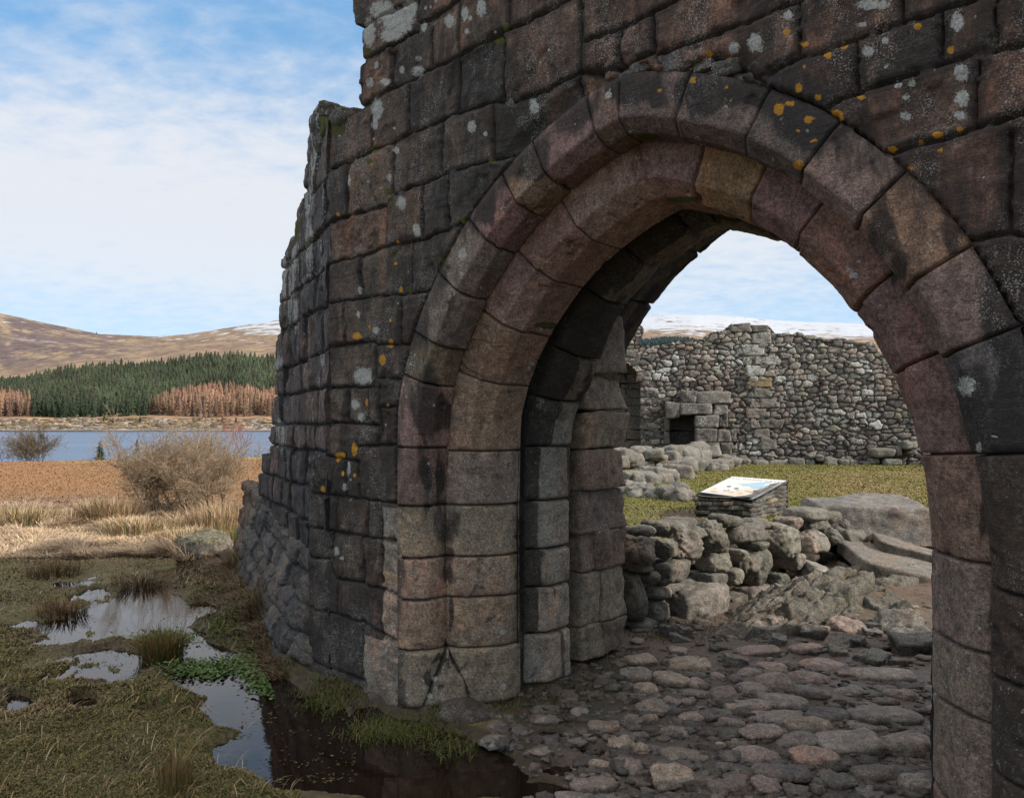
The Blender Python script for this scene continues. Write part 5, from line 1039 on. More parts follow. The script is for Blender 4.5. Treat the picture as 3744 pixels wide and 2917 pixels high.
for i, (x, y, a) in enumerate([(855, 1562, .10), (905, 1578, .13), (548, 1572, .15)]):
    X, Y = gnd(x, y)
    lab = ['dark wet stone at the waterline under the jamb base, left one', 'brown earthy stone under the jamb base, right one', 'flat grey stone barely breaking the brown water', 'small grey slab in moss beside the brown pool'][i]
    ground_rock('wet_stone', lab, 'stone', 'stones in the brown pool', X, Y, (a, a * .6, .05), 955 + i, (.07, .055, .045), .7, .02, (.3, .1, 0, .35 if i < 2 else .1), sink=.3)
# ---- cobbles and rocks of the path, from their places in the photograph (x, y, w, h in 2184-wide pixels)
COB = [(900,775,190,50,'p'),(1140,765,160,60,'p'),(1350,670,165,100,'p'),(1230,840,215,72,'p'),(970,855,140,60,'p'),(1150,915,180,84,'p'),(1515,895,262,62,'g'),(975,925,165,112,'p'),(870,960,130,84,'g'),(735,975,140,92,'p'),(600,935,84,54,'p'),(700,900,64,44,'p'),(845,892,116,50,'g'),(480,915,150,84,'t'),(355,970,104,60,'t'),(300,885,150,74,'g'),(570,835,182,72,'t'),(325,810,132,76,'t'),(510,770,84,52,'g'),(560,982,182,44,'g'),(1030,1015,192,92,'g'),(1165,990,160,62,'g'),(1340,975,150,52,'g'),(1600,985,140,60,'g'),(850,1040,212,64,'g'),(975,1085,262,84,'g'),(1250,1090,204,82,'d'),(1160,1130,212,94,'t'),(1530,1085,332,124,'g'),(385,1055,140,72,'g'),(325,1105,150,42,'t'),(575,1090,120,62,'p'),(480,1025,80,42,'p'),(555,1025,62,34,'p'),(665,1080,100,70,'d'),(145,1145,140,52,'t'),(30,1080,72,52,'g'),(490,1165,122,62,'g'),(770,1130,112,32,'g'),(915,1175,190,84,'p'),(1090,1210,182,84,'g'),(1360,1220,262,142,'g'),(1630,1220,242,112,'g'),(1450,1145,202,52,'g'),(900,1270,222,102,'p'),(1185,1290,192,102,'o'),(240,1235,112,102,'t'),(325,1262,62,82,'t'),(535,1280,215,52,'t'),(690,1245,100,32,'t'),(285,1345,92,84,'p'),(490,1385,192,104,'t'),(1020,1390,252,62,'d'),(100,1440,202,84,'p'),(750,1440,192,72,'d'),(945,1440,130,92,'p'),(1300,1410,142,92,'d'),(1510,1350,282,102,'d'),(1700,1415,162,110,'g'),(125,1325,92,42,'t'),(1090,700,80,26,'t'),(760,1050,60,26,'g'),(1330,900,90,26,'p'),(1430,1060,70,26,'o'),(1745,1060,56,60,'o'),(640,1180,70,26,'d')]
ANG = [(500,685,112,72),(520,725,112,30),(790,825,112,56),(980,685,182,44),(995,735,72,50),(1180,700,132,60),(1300,745,112,52),(1365,745,84,52),(1460,815,132,72),(1600,670,165,112),(1680,745,182,112),(1490,680,132,50),(1290,800,92,42),(680,760,44,40),(1200,655,66,36),(1560,840,100,40),(890,630,110,40),(960,640,90,46),(600,600,110,40),(1450,720,80,30)]
CN = {'p': ('pinkish-brown', (.19, .142, .118)), 't': ('tan', (.20, .155, .115)), 'g': ('grey', (.172, .143, .12)), 'd': ('dark wet', (.085, .072, .064)), 'o': ('orange-brown', (.205, .14, .105))}
SLB = [(1090,330,150,100),(1230,300,130,80),(1300,440,270,110),(1120,500,200,110),(1070,585,210,90),(1385,545,210,90),(1235,590,210,80),(1465,610,160,80),(1545,480,160,90),(1650,470,130,70),(1700,425,70,70),(1450,400,120,50),(1565,400,130,36),(1640,600,210,50),(1600,372,110,50),(1705,530,110,60),(1010,470,110,70),(1180,400,170,70),(1370,380,110,60),(1330,640,120,50),(1480,540,110,50)]
def slabs():
    r = rng(76); o_ = sorted(range(len(SLB)), key=lambda i: -SLB[i][1])
    for i, (x, y, w, h) in enumerate(SLB):
        px = 2100 + x * .7527; py = 1800 + y * .7527; Y = 6.0 + (640 - y) / 360 * 2.1; X = (px - CX) / FS * Y; z = 1.6 - (py - HY) / FS * Y; hx = w * .7527 / FS * Y / 2; k = o_.index(i)
        a = r.uniform(-.5, .5); A = np.array([(cos(a), sin(a), r.uniform(-.28, .05)), (-sin(a), cos(a), r.uniform(-.05, .30)), (0, 0, 1)])
        o = block('rock_slab', (X, Y + .08, z - .04), (hx * 1.15, hx * r.uniform(.7, 1.0), r.uniform(.06, .11)), A, M['boulder'], None, 1150 + i, np.array((.175, .162, .142)) * r.uniform(.75, 1.2), rnd=r.uniform(.08, .16), rough=.03, n=20, mask=(.1, .3, 0, .16))
        tag(o, 'broken grey bedrock slab, number %s going up the stepped slope right of the low wall' % ORD[k], 'rock', 'broken slabs of the rocky slope', 'thing')
slabs()
def path_stones():
    r = rng(75); items = []
    for k, (x, y, w, h, *c) in enumerate(COB + ANG):
        dx, dy = (2100 + x * .7527) / FS * 1600 * FS / 2743, 0
        X_ = (2100 + x * .7527) / 1.7143; Y_ = (1800 + (y + h * .42) * .7527) / 1.7143; gx, gy = gnd(X_, Y_); items.append((k, gx, gy, w * .7527 / 1.7143, h * .7527 / 1.7143, c[0] if c else None, X_, Y_))
    order = sorted(range(len(items)), key=lambda i: -items[i][7]); rows = []
    for q, i in enumerate(order):
        if q % 9 == 0: rows.append([])
        rows[-1].append(i)
    pos = {}
    for ri, row in enumerate(rows):
        for ci, i in enumerate(sorted(row, key=lambda i: items[i][6])): pos[i] = (ri, ci)
    for i, (k, gx, gy, w, h, c, X_, Y_) in enumerate(items):
        hx = w / 1600 * gy / 2; vs = 1.6 / math.hypot(1.6, gy); app = h / 1600 * gy / 2
        hz = min(max(app * .75, .022), hx * .8); hy = min(max((app - hz * .55) / max(vs, .15), hx * .5), hx * 1.15); ri, ci = pos[i]
        rw = ['nearest', 'second', 'third', 'fourth', 'fifth', 'sixth', 'seventh', 'eighth', 'ninth', 'farthest'][min(ri, 9)]
        if c:
            nm, col = CN[c]; sz = 'large' if hx > .17 else 'small' if hx < .09 else 'middling'
            lab = '%s %s rounded cobble, %s from left in the %s row of path stones' % (sz, nm, ORD[ci], rw)
            col = np.array(col) * r.uniform(.95, 1.45)
            ground_rock('cobble', lab, 'cobble', 'cobbles set in the muddy path', gx, gy + hy * .55, (hx * 1.12, hy * 1.08, hz), 1000 + i, col, r.uniform(.42, .85), .028, (0, .12, 0, .0), r.uniform(-.35, .35), .46, 'cobble', 20, (r.uniform(-.12, .12), r.uniform(-.1, .1)))
        else:
            lab = 'angular grey broken rock, %s from left in the %s row of path stones' % (ORD[ci], rw)
            ground_rock('broken_rock', lab, 'rock', 'broken rocks beside the path', gx, gy + hy * .4, (hx, hy, hz * 1.2), 1100 + i, np.array((.12, .11, .095)) * r.uniform(.8, 1.2), r.uniform(.12, .32), .035, (.1, .35, 0, .12), r.uniform(-.9, .9), .35, 'boulder', 16, (r.uniform(-.45, .45), r.uniform(-.35, .35)))
    # gravel and pebbles pressed in the mud
    n = 2600; px = r.uniform(1050, 2010, n); py = 1310 + 420 * r.random(n); Vs, Fs, Ts, n0 = [], [], [], 0; P_, F_ = cube_sphere(4); s0 = P_ / np.linalg.norm(P_, axis=1)[:, None]
    for k in range(n):
        if px[k] < 1180 and py[k] < 1480: continue
        X, Y = gnd(px[k], py[k]); 
        z = float(ground_h(np.array([X]), np.array([Y]))[0]); q = r.uniform(.005, .022) * (1 if r.random() < .80 else 2.6)
        V = s0 * (q * r.uniform(.8, 1.6), q * r.uniform(.8, 1.4), q * .5) * (1 + .22 * r.normal(size=(len(s0), 1))); c = [(.12, .10, .085), (.08, .066, .055), (.15, .13, .11), (.11, .085, .07)][r.integers(0, 4)]
        Vs.append(V + (X, Y, z)); Fs.append(F_ + n0); Ts.append(np.tile(np.array(c) * r.uniform(.6, 1.2), (len(V), 1))); n0 += len(V)
    tag(mesh_obj('gravel', np.concatenate(Vs), [np.concatenate(Fs)], M['cobble'], tint=np.concatenate(Ts), mask=np.array((0, 0, 0, 0.))), kind='stuff', label='gravel and stone chips trodden into the mud')
path_stones()
# ---- low boulder wall between passage and yard
LW0 = np.array([1.00, 5.95]); LW1 = np.array([4.1, 8.45]); LWD = (LW1 - LW0) / np.linalg.norm(LW1 - LW0)
low = thing('low_boulder_wall', 'low ruined wall of rounded grey boulders right of the inner pier', 'stone wall', (2.2, 6.9, 0))
BW = [(305,272,155,135,.8),(415,268,84,92,.6),(520,258,195,165,.85),(655,210,152,145,.75),(480,168,205,62,.4),(735,140,142,62,.8),(825,197,175,82,.6),(862,150,132,52,.6),(995,232,155,134,.75),(1160,150,152,96,.7),(1285,138,104,72,.7),(852,345,205,178,.9),(675,335,152,94,.7),(452,378,200,100,.5),(335,410,92,62,.8),(300,358,112,42,.7),(382,480,142,70,.85),(370,565,122,94,.6),(570,528,292,160,.35),(650,410,122,50,.3),(730,402,62,62,.3),(865,252,92,34,.6),(1140,236,132,84,.4),(1230,216,70,82,.8),(1325,216,132,84,.4),(262,500,96,225,.6),(1390,305,112,112,.5),(320,185,112,52,.8),(405,165,72,52,.7),(1120,102,205,56,.5),(860,492,205,84,.4),(310,645,152,76,.4),(770,300,60,60,.6),(945,170,80,50,.6),(1040,150,90,70,.6),(560,190,90,50,.6),(1220,118,120,44,.5),(760,520,90,60,.4),(1040,330,120,80,.4),(960,430,80,80,.4)]
def boulder_wall():
    r = rng(85)
    for k, (x, y, w, h, rn) in enumerate(BW):
        px = 2100 + x * .7527; py = 1800 + y * .7527; rr_ = (px - CX) / FS; t = (rr_ * LW0[1] - LW0[0]) / (LWD[0] - rr_ * LWD[1]); Y = LW0[1] + t * LWD[1]; back = .30 * ss(np.array(230. - y), 0, 90).item(); X = rr_ * (Y + back); Y += back
        z = 1.6 - (py - HY) / FS * Y; hx = w * .7527 / FS * Y / 2; hz = h * .7527 / FS * Y / 2; g = r.uniform(.85, 1.2); c = [(.135, .125, .10), (.12, .11, .088), (.145, .125, .105), (.11, .105, .085)][k % 4]
        a = math.atan2(LWD[1], LWD[0]) + r.uniform(-.2, .2); A = np.array([(cos(a), sin(a), 0), (-sin(a), cos(a), 0), (0, 0, 1)]); tw = r.uniform(-.1, .1); A = np.array([(1, 0, tw), (0, 1, 0), (-tw, 0, 1)]) @ A
        block('boulder', (X, Y, z), (hx * 1.12, max(hx * .8, .14), hz * 1.04), A, M['boulder'], low, 1200 + k, np.array(c) * g, rnd=rn, rough=.022, n=22, mask=(0, .34, 0, .22 if h < 60 else .12))
    # packing and core behind the visible stones
    for k in range(26):
        t = r.uniform(.1, 3.7); q = LW0 + LWD * t + np.array([-LWD[1], LWD[0]]) * r.uniform(.30, .5); z = r.uniform(.05, .42) if t < 3 else r.uniform(0, .3)
        block('packing_stone', (q[0], q[1], z), r.uniform(.10, .22, 3), np.eye(3), M['boulder'], low, 1260 + k, (.06, .055, .045), rnd=.6, rough=.03, n=9, mask=(.3, .2, 0, .3))
boulder_wall()
X, Y, Z_ = 3.95, 8.3, .50
o = block('capstone_slab', (3.95, 8.45, .555), (.62, .42, .185), np.array([(cos(-.1), sin(-.1), -.03), (sin(.1), cos(.1), .1), (0, 0, 1)]), M['boulder'], None, 1301, (.135, .125, .112), rnd=.07, rough=.022, n=40, mask=(0, .3, 0, 0)); tag(o, 'big flat-topped grey stone block at the right end of the low wall', 'stone block')
o = block('sloping_slab', (3.95, 7.35, .16), (.62, .62, .09), np.array([(cos(-.2), sin(-.2), -.22), (sin(.2), cos(.2), .05), (.22, 0, 1)]), M['boulder'], None, 1302, (.135, .118, .10), rnd=.2, rough=.02, n=24, mask=(0, .3, 0, .1)); tag(o, 'broad pale slab sloping down beside the right jamb below the big block', 'stone slab')
o = block('sloping_slab', (4.35, 7.9, .24), (.5, .4, .07), np.array([(cos(-.3), sin(-.3), -.25), (sin(.3), cos(.3), .05), (.25, 0, 1)]), M['boulder'], None, 1303, (.135, .118, .10), rnd=.2, rough=.02, n=24, mask=(0, .3, 0, .1)); tag(o, 'narrow pale slab behind the broad one, against the right jamb', 'stone slab')
def outcrop():
    th = np.linspace(-1.15, 1.15, 230); A, B = np.meshgrid(th, th, indexing='ij'); X = 2.75 + A * 1.10 + B * .35; Y = 6.35 + B * .85 + A * .42
    d = np.sqrt((A / 1.1) ** 2 + (B / 1.1) ** 2); d = d + fbm(A, B, 0, 1.6, 3, 94) * .35; base = .11 * (1 - ss(d, .2, 1.0)) + .11 * ss(B, -.6, .8) * (1 - ss(d, .6, 1))
    r = rng(95); n = 120; pts = r.uniform(-1.15, 1.15, (n, 2)); A2 = A + fbm(A, B, 3, 4, 3, 93) * .10; B2 = B * 1.5 + fbm(A, B, 6, 4, 3, 92) * .10; pts[:, 1] *= 1.5
    D = np.stack([(A2 - p[0]) ** 2 + (B2 - p[1]) ** 2 for p in pts]); idx = D.argmin(0); D2 = np.sort(D, 0); off = r.uniform(-.035, .06, n); gx = r.normal(.1, .22, n); gy = r.normal(.05, .14, n)
    q = off[idx] + gx[idx] * (A - pts[idx, 0]) + gy[idx] * (B - pts[idx, 1] / 1.5); crack = np.sqrt(D2[1]) - np.sqrt(D2[0]); k = (1 - ss(d, .8, 1.1)); Z = base + q * k - .035 * (1 - ss(crack, 0, .03)) * k + fbm(X, Y, 0, 5, 4, 96) * .06 * k + np.abs(fbm(X, Y, 0, 11, 3, 97)) * .035 * k - .09 * ss(d, .8, 1.1)
    T = np.zeros(A.shape + (3,)); T[:] = (.085, .076, .060); T *= r.uniform(.7, 1.25, n)[idx][..., None]; mk = np.zeros(A.shape + (4,)); mk[..., 0] = .15; mk[..., 1] = .33; mk[..., 3] = .42 * (1 - ss(crack, .0, .10)) * ss(fbm(X, Y, 3, 3, 2, 98), .0, .2) + .10
    o = mesh_obj('rock_outcrop', np.stack([X, Y, Z], -1).reshape(-1, 3), grid_faces(230, 230), M['boulder'], tint=T.reshape(-1, 3), mask=mk.reshape(-1, 4), loc=(2.7, 6.5, 0), smooth=False); tag(o, 'craggy grey bedrock sloping down from the low wall to the path', 'rock outcrop')
outcrop()
# ------------------------------------------------------------------ yard: curtain wall of rubble
A0 = np.array([4.2, 31.2]); A1 = np.array([17.5, 29.0]); AD_ = (A1 - A0) / np.linalg.norm(A1 - A0); AN = np.array([AD_[1], -AD_[0]])      # AN points to the camera
def unc(px, py, o=0.):
    q = A0 + AN * o; r_ = (px - CX) / FS; t = (r_ * q[1] - q[0]) / (AD_[0] - r_ * AD_[1]); return t, 1.6 + (HY - py) / FS * (q[1] + t * AD_[1])
def CP(t, o, z): t = np.asarray(t, float); return np.stack(np.broadcast_arrays(A0[0] + t * AD_[0] + np.asarray(o) * AN[0], A0[1] + t * AD_[1] + np.asarray(o) * AN[1], np.asarray(z, float)), -1)
c7 = lambda x, y: unc(2150 + x * .5952, 1100 + y * .5952)
c8_ = lambda x, y: unc(2230 + x * .261, 1120 + y * .261)
curt = thing('courtyard_curtain_wall', 'ruined rubble curtain wall of rounded grey stones closing the far side of the yard', 'castle wall', (10, 30.2, 0))
def rubble_face(name, ta, za, keep, seed, o0, mat, parent, size=(.46, .30), white=None, tintf=None, PT=CP, thick=1.4):
    S, Z = np.meshgrid(ta, za, indexing='ij'); r = rng(seed); cw, ch = size; nx = int((ta[-1] - ta[0]) / cw) + 4; nz = int((za[-1] - za[0]) / ch) + 4
    # jittered grid of stones, two size classes
    gx, gz = np.meshgrid(np.arange(-2, nx), np.arange(-2, nz), indexing='ij'); jx = r.uniform(-.42, .42, gx.shape); jz = r.uniform(-.36, .36, gx.shape)
    cx = ta[0] + (gx + jx + .5 * (gz % 2)) * cw; cz = za[0] + (gz + jz) * ch; sz = r.choice([.62, .85, 1.0, 1.28, 1.5], gx.shape, p=[.25, .2, .25, .2, .1]); asp = r.uniform(.75, 1.5, gx.shape)
    s2 = S + fbm(S, Z, 0, 3.2, 2, seed + 1) * .05; z2 = Z + fbm(S, Z, 4, 3.2, 2, seed + 2) * .04
    ix = ((s2 - ta[0]) / cw).astype(int) + 2; iz = ((z2 - za[0]) / ch).astype(int) + 2; b1 = np.full(S.shape, 9e9); b2 = b1.copy(); bi = np.zeros(S.shape, int)
    for di in range(-3, 3):
        for dj in range(-2, 3):
            a = np.clip(ix + di, 0, gx.shape[0] - 1); b = np.clip(iz + dj, 0, gx.shape[1] - 1); ex = np.abs(s2 - cx[a, b]) / (cw * asp[a, b]); ez = np.abs(z2 - cz[a, b]) / (ch)
            d = (ex ** 3.6 + ez ** 3.6) ** (1 / 3.6) / sz[a, b]; lid = a * gx.shape[1] + b; m = d < b1; b2 = np.where(m, b1, np.minimum(b2, d)); bi = np.where(m, lid, bi); b1 = np.where(m, d, b1)
    gap = b2 - b1; n = gx.size; dome = ss(gap, 0, .40); pr = r.uniform(-.04, .05, n)[bi]
    h = -.09 * (1 - ss(gap, .01, .10)) + .045 * dome + pr * ss(gap, 0, .1) + fbm(S, Z, 0, 6, 3, seed + 3) * .018
    pal = 1.65 * np.array([(.085, .075, .062), (.065, .058, .05), (.105, .09, .075), (.12, .105, .088), (.07, .06, .055), (.095, .075, .062), (.05, .046, .042), (.10, .098, .075)])
    up = ss(Z, 2.2, 5.2)[..., None]; T = pal[r.integers(0, 8, n)[bi]] * r.uniform(.75, 1.3, n)[bi][..., None]; T = T * (.85 + .55 * up); T[gap < .03] = (.045, .040, .034)
    if tintf: T = tintf(S, Z, T)
    mk = np.zeros(S.shape + (4,)); mk[..., 0] = .15 * (1 - up[..., 0]); lich = r.random(n); mk[..., 1] = np.where(lich > .86, .52, np.where(lich > .6, .34, .08))[bi] * ss(gap, .02, .1) + .14 * fbm(S, Z, 2, 1.0, 3, seed + 6)
    if white is not None: mk[..., 1] += white(S, Z) * ss(gap, .02, .1)
    mk[..., 3] = np.where(r.random(n) > .985, .35, 0)[bi]
    wob = (pr * 1.2); K = keep(S, Z + wob); cell = K[:-1, :-1] & K[1:, :-1] & K[:-1, 1:] & K[1:, 1:]; P = PT(S, o0 + h, Z); nb = S.size; B = PT(S, o0 - thick + fbm(S, Z, 9, 1.4, 3, seed + 5) * .3, Z)
    idx = np.arange(nb).reshape(S.shape); pad = np.zeros((cell.shape[0] + 2, cell.shape[1] + 2), bool); pad[1:-1, 1:-1] = cell; rims = []
    for (di, dj, a, b) in ((-1, 0, (0, 1), (0, 0)), (1, 0, (1, 0), (1, 1)), (0, -1, (0, 0), (1, 0)), (0, 1, (1, 1), (0, 1))):
        nbr = pad[1 + di:1 + di + cell.shape[0], 1 + dj:1 + dj + cell.shape[1]]; ii, jj = np.where(cell & ~nbr); va = idx[ii + a[0], jj + a[1]]; vb = idx[ii + b[0], jj + b[1]]; rims.append(np.stack([va, vb, vb + nb, va + nb], -1))
    V = np.concatenate([P.reshape(-1, 3), B.reshape(-1, 3)]); Tt = np.concatenate([T.reshape(-1, 3), np.tile((.09, .08, .07), (nb, 1))]); mm = np.concatenate([mk.reshape(-1, 4), np.tile((.05, .25, 0, .1), (nb, 1))]); FF = [grid_faces(len(ta), len(za), cell), grid_faces(len(ta), len(za), cell)[:, ::-1] + nb, np.concatenate(rims)]
    used = np.zeros(len(V), bool)
    for f in FF: used[f.ravel()] = True
    re = np.cumsum(used) - 1; return mesh_obj(name, V[used], [re[f] for f in FF], mat, parent, tint=Tt[used], mask=mm[used], loc=PT(np.mean(ta), o0, 0))
TOP7 = [(60,60),(225,95),(300,100),(300,135),(345,170),(340,200),(300,235),(318,262),(420,262),(560,242),(700,232),(745,195),(860,165),(880,135),(990,140),(1000,150),(1110,160),(1150,195),(1260,200),(1290,178),(1330,205),(1400,205),(1450,235),(1560,232),(1650,250),(1750,252),(1800,330),(1900,300),(2100,330),(2500,420)]
def ckeep(S, Z):
    top = [c7(x, y) for x, y in TOP7]; poly = top + [(20, -.3), (-1.2, -.3)]; K = in_poly(S, Z, poly)
    # door recess
    dr = [c7(180, 960), c7(322, 960), c7(322, 500), c7(310, 455), c7(285, 415), c7(250, 385), c7(205, 368), c7(150, 380), c7(60, 500), c7(60, 960)]
    f0, f1 = c7(503, 702), c7(650, 960); K = K & ~((S > f0[0]) & (S < f1[0]) & (Z < f0[1]))
    return K & ~in_poly(S, Z, [(a, b if i > 1 else -.5) for i, (a, b) in enumerate(dr[:-1])] + [(dr[-1][0], -.5)])
def cwhite(S, Z):
    w = np.zeros(S.shape)
    for (x, y, a, b) in ((980, 330, 90, 110), (1250, 470, 150, 60), (860, 340, 140, 60), (450, 430, 70, 40), (1000, 890, 70, 50), (520, 390, 60, 50), (1250, 290, 200, 30), (1730, 560, 60, 40), (1640, 730, 200, 60), (1700, 400, 60, 60)):
        t, z = c7(x, y); w = np.maximum(w, 1 - ss(np.hypot((S - t) / (a * .0065), (Z - z) / (b * .0065)), .5, 1.6))
    return w * .42
rubble_face('rubble_masonry', np.arange(-.9, 14.6, .030), np.arange(-.2, 6.4, .030), ckeep, 1401, 0, M['rubble'], curt, white=cwhite, size=(.32, .215))
def cblock(name, x0, y0, x1, y1, o0, o1, seed, tint, parent, rnd=.12, mask=(.1, .3, 0, 0), n=12, raw=c7, rough=.015):
    """rectangle seen at depth offset o1 (its front); o grows towards the camera"""
    t0, z1 = raw(x0, y0); t1, z0 = raw(x1, y1); c = CP((t0 + t1) / 2, (o0 + o1) / 2, (z0 + z1) / 2)
    return block(name, c, (abs(t1 - t0) / 2, abs(o1 - o0) / 2, abs(z1 - z0) / 2), np.array([(AD_[0], AD_[1], 0), (-AN[0], -AN[1], 0), (0, 0, 1)]), M['rubble'], parent, seed, tint, rnd=rnd, mask=mask, n=n, rough=rough)
Q = [(1005,198,1122,264,.52),(950,273,1085,335,.75),(1022,340,1172,394,.62),(950,345,1005,392,.6),(975,398,1090,460,.8),(982,470,1126,528,.1),(1017,535,1115,594,.3),(995,602,1055,655,.1),(1058,602,1152,655,.1),(970,662,1090,722,.25),(996,730,1054,782,.1),(1060,730,1198,780,.12),(1018,787,1116,838,.15),(1060,848,1156,914,.05),(1098,420,1180,455,.5),(875,140,1000,190,.25),(1005,150,1105,190,.3)]
for k, (a, b, c, d, w) in enumerate(Q): cblock('quoin_stone', a, b, c, d, -.25, .075, 1410 + k, (.15, .132, .11) if k != 5 else (.22, .16, .08), curt, mask=(.0, w * 1.25, 0, 0))
Q2 = [(322,500,400,532),(322,537,352,590),(356,537,420,590),(322,594,474,640),(322,645,390,708),(322,714,404,792),(322,798,450,856),(322,860,412,930),(300,430,385,496),(255,330,318,400),(205,300,255,372)]
for k, (a, b, c, d) in enumerate(Q2): cblock('door_jamb_stone', a, b, c, d, -.3, .04, 1440 + k, np.array((.10, .088, .075)) * (1 + .25 * ((k * 7) % 3 - 1)), curt, rnd=.1, mask=(.1, .5 if k >= 9 else .18, 0, 0))
# recess lining of ashlar
rb_ = []
for k, (ya, yb) in enumerate([(370, 440), (440, 500), (500, 535), (535, 592), (592, 642), (642, 710), (710, 795), (795, 858), (858, 960)]):
    cblock('recess_stone', 60, ya, 190 + 40 * (k % 2), yb - 3, -1.3, -1.0, 1460 + k, (.10, .088, .075), curt, rnd=.08, mask=(.1, .1, 0, .05)); cblock('recess_stone', 193 + 40 * (k % 2), ya, 345, yb - 3, -1.3, -1.0, 1480 + k, (.09, .08, .068), curt, rnd=.08, mask=(.1, .1, 0, .05))
block('recess_stone', CP(unc(2270, 1500)[0], -1.55, 2.2), (1.3, .12, 2.4), np.array([(AD_[0], AD_[1], 0), (-AN[0], -AN[1], 0), (0, 0, 1)]), M['rubble'], curt, 1499, (.05, .045, .04), rnd=.1, n=8)
# right reveal
for k in range(8):
    t, _ = c7(322, 600); z0 = .03 + k * .42; c = CP(t + .22, -.66, z0 + .2); block('recess_stone', c, (.20, .36, .20), np.array([(AD_[0], AD_[1], 0), (-AN[0], -AN[1], 0), (0, 0, 1)]), M['rubble'], curt, 1500 + k, np.array((.085, .075, .06)) * (1 + .1 * (k % 2)), rnd=.08, mask=(.1, .05, 0, .05), n=8)
# fireplace
fp = thing('fireplace', 'broken stone fireplace with lichen-white lintels standing out from the curtain wall', 'fireplace', tuple(CP(6, .3, 0)))
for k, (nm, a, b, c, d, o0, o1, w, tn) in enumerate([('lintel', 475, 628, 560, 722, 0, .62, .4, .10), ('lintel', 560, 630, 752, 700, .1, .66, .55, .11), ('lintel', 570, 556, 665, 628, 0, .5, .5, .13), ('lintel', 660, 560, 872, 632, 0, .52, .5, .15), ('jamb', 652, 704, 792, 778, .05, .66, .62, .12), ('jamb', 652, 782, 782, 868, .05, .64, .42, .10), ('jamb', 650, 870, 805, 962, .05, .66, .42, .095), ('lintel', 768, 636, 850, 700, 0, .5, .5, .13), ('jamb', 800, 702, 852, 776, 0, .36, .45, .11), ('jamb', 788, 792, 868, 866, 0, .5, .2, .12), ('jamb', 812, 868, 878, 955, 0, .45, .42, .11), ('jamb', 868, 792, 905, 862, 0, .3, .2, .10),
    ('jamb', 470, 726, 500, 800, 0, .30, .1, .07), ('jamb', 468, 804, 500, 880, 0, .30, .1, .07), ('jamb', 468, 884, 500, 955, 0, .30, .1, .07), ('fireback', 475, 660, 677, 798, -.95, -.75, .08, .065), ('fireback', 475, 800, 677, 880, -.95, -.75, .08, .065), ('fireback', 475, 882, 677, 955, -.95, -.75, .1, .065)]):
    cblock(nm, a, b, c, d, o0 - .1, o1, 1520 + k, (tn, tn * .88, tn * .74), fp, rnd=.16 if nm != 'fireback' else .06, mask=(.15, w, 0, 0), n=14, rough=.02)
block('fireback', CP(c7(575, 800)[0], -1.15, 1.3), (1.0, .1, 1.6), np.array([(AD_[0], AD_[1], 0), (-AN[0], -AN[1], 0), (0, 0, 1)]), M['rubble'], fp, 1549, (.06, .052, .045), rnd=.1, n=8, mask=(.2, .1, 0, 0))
# foot course and rounded stones along the wall's base
r = rng(151)
for k, (a, b, c, d) in enumerate([(878, 968, 1000, 1022), (1005, 975, 1110, 1022), (1112, 980, 1235, 1022), (1240, 965, 1330, 1022), (1335, 975, 1400, 1015), (1400, 945, 1440, 985), (1660, 985, 1730, 1020), (1735, 905, 1885, 962), (1730, 966, 1800, 1005), (1805, 966, 1925, 1010), (1890, 900, 1935, 955), (1930, 862, 2015, 912), (1960, 915, 2025, 945), (1530, 970, 1600, 1015), (1600, 975, 1660, 1018), (1445, 960, 1530, 1015), (1350, 945, 1395, 980)]):
    cblock('foot_stone', a, b, c, d, 0, .55 + .2 * (k % 2), 1560 + k, np.array((.12, .11, .09)) * (1 + .15 * (k % 3 - 1)), curt, rnd=.4, mask=(.1, .35, 0, .3 if k < 5 else .1), n=12, raw=lambda x, y: unc(2150 + x * .5952, 1100 + y * .5952, .5))
o = block('round_boulder', CP(unc(3440, 1560, 1.2)[0], 1.2, .12), (.62, .4, .36), np.array([(AD_[0], AD_[1], 0), (-AN[0], -AN[1], 0), (0, 0, 1)]), M['boulder'], None, 1590, (.13, .12, .11), rnd=.9, rough=.02, n=20, mask=(0, .2, 0, 0)); tag(o, 'smooth grey boulder half buried in the lawn at the foot of the curtain wall', 'boulder')
# ---- footings of vanished inner walls
def footing(name, label, pts, seed, n, wid, hz, zc, tint=(.14, .13, .11), mask=(0, .42, 0, .12), big=(.12, .34)):
    """pts = display pixels of the line on the ground"""
    g = np.array([gnd(*p) for p in pts]); t = thing(name, label, 'stone wall', (g[0][0], g[0][1], 0), 'wall footings in the yard'); r = rng(seed); L = np.concatenate([[0], np.cumsum(np.hypot(*np.diff(g, axis=0).T))])
    for k in range(n):
        u = r.uniform(0, L[-1]); x = np.interp(u, L, g[:, 0]) + r.normal(0, wid); y = np.interp(u, L, g[:, 1]) + r.normal(0, wid); q = r.uniform(*big); a = r.uniform(0, 3.14)
        block('stone', (x, y, max(.02, r.uniform(.0, zc))), (q * r.uniform(.8, 1.5), q, min(q, hz) * r.uniform(.6, 1)), np.array([(cos(a), sin(a), r.uniform(-.15, .15)), (-sin(a), cos(a), r.uniform(-.15, .15)), (0, 0, 1)]), M['boulder'], t, seed + k, np.array(tint) * r.uniform(.75, 1.3), rnd=r.uniform(.25, .75), rough=.03, n=10, mask=mask)
footing('wall_footing', 'low footing of lichen-grey stones running from the fireplace towards the pier', [(1555, 992), (1500, 1002), (1430, 1016), (1350, 1034)], 1600, 62, .32, .26, .22, mask=(0, .45, 0, .15))
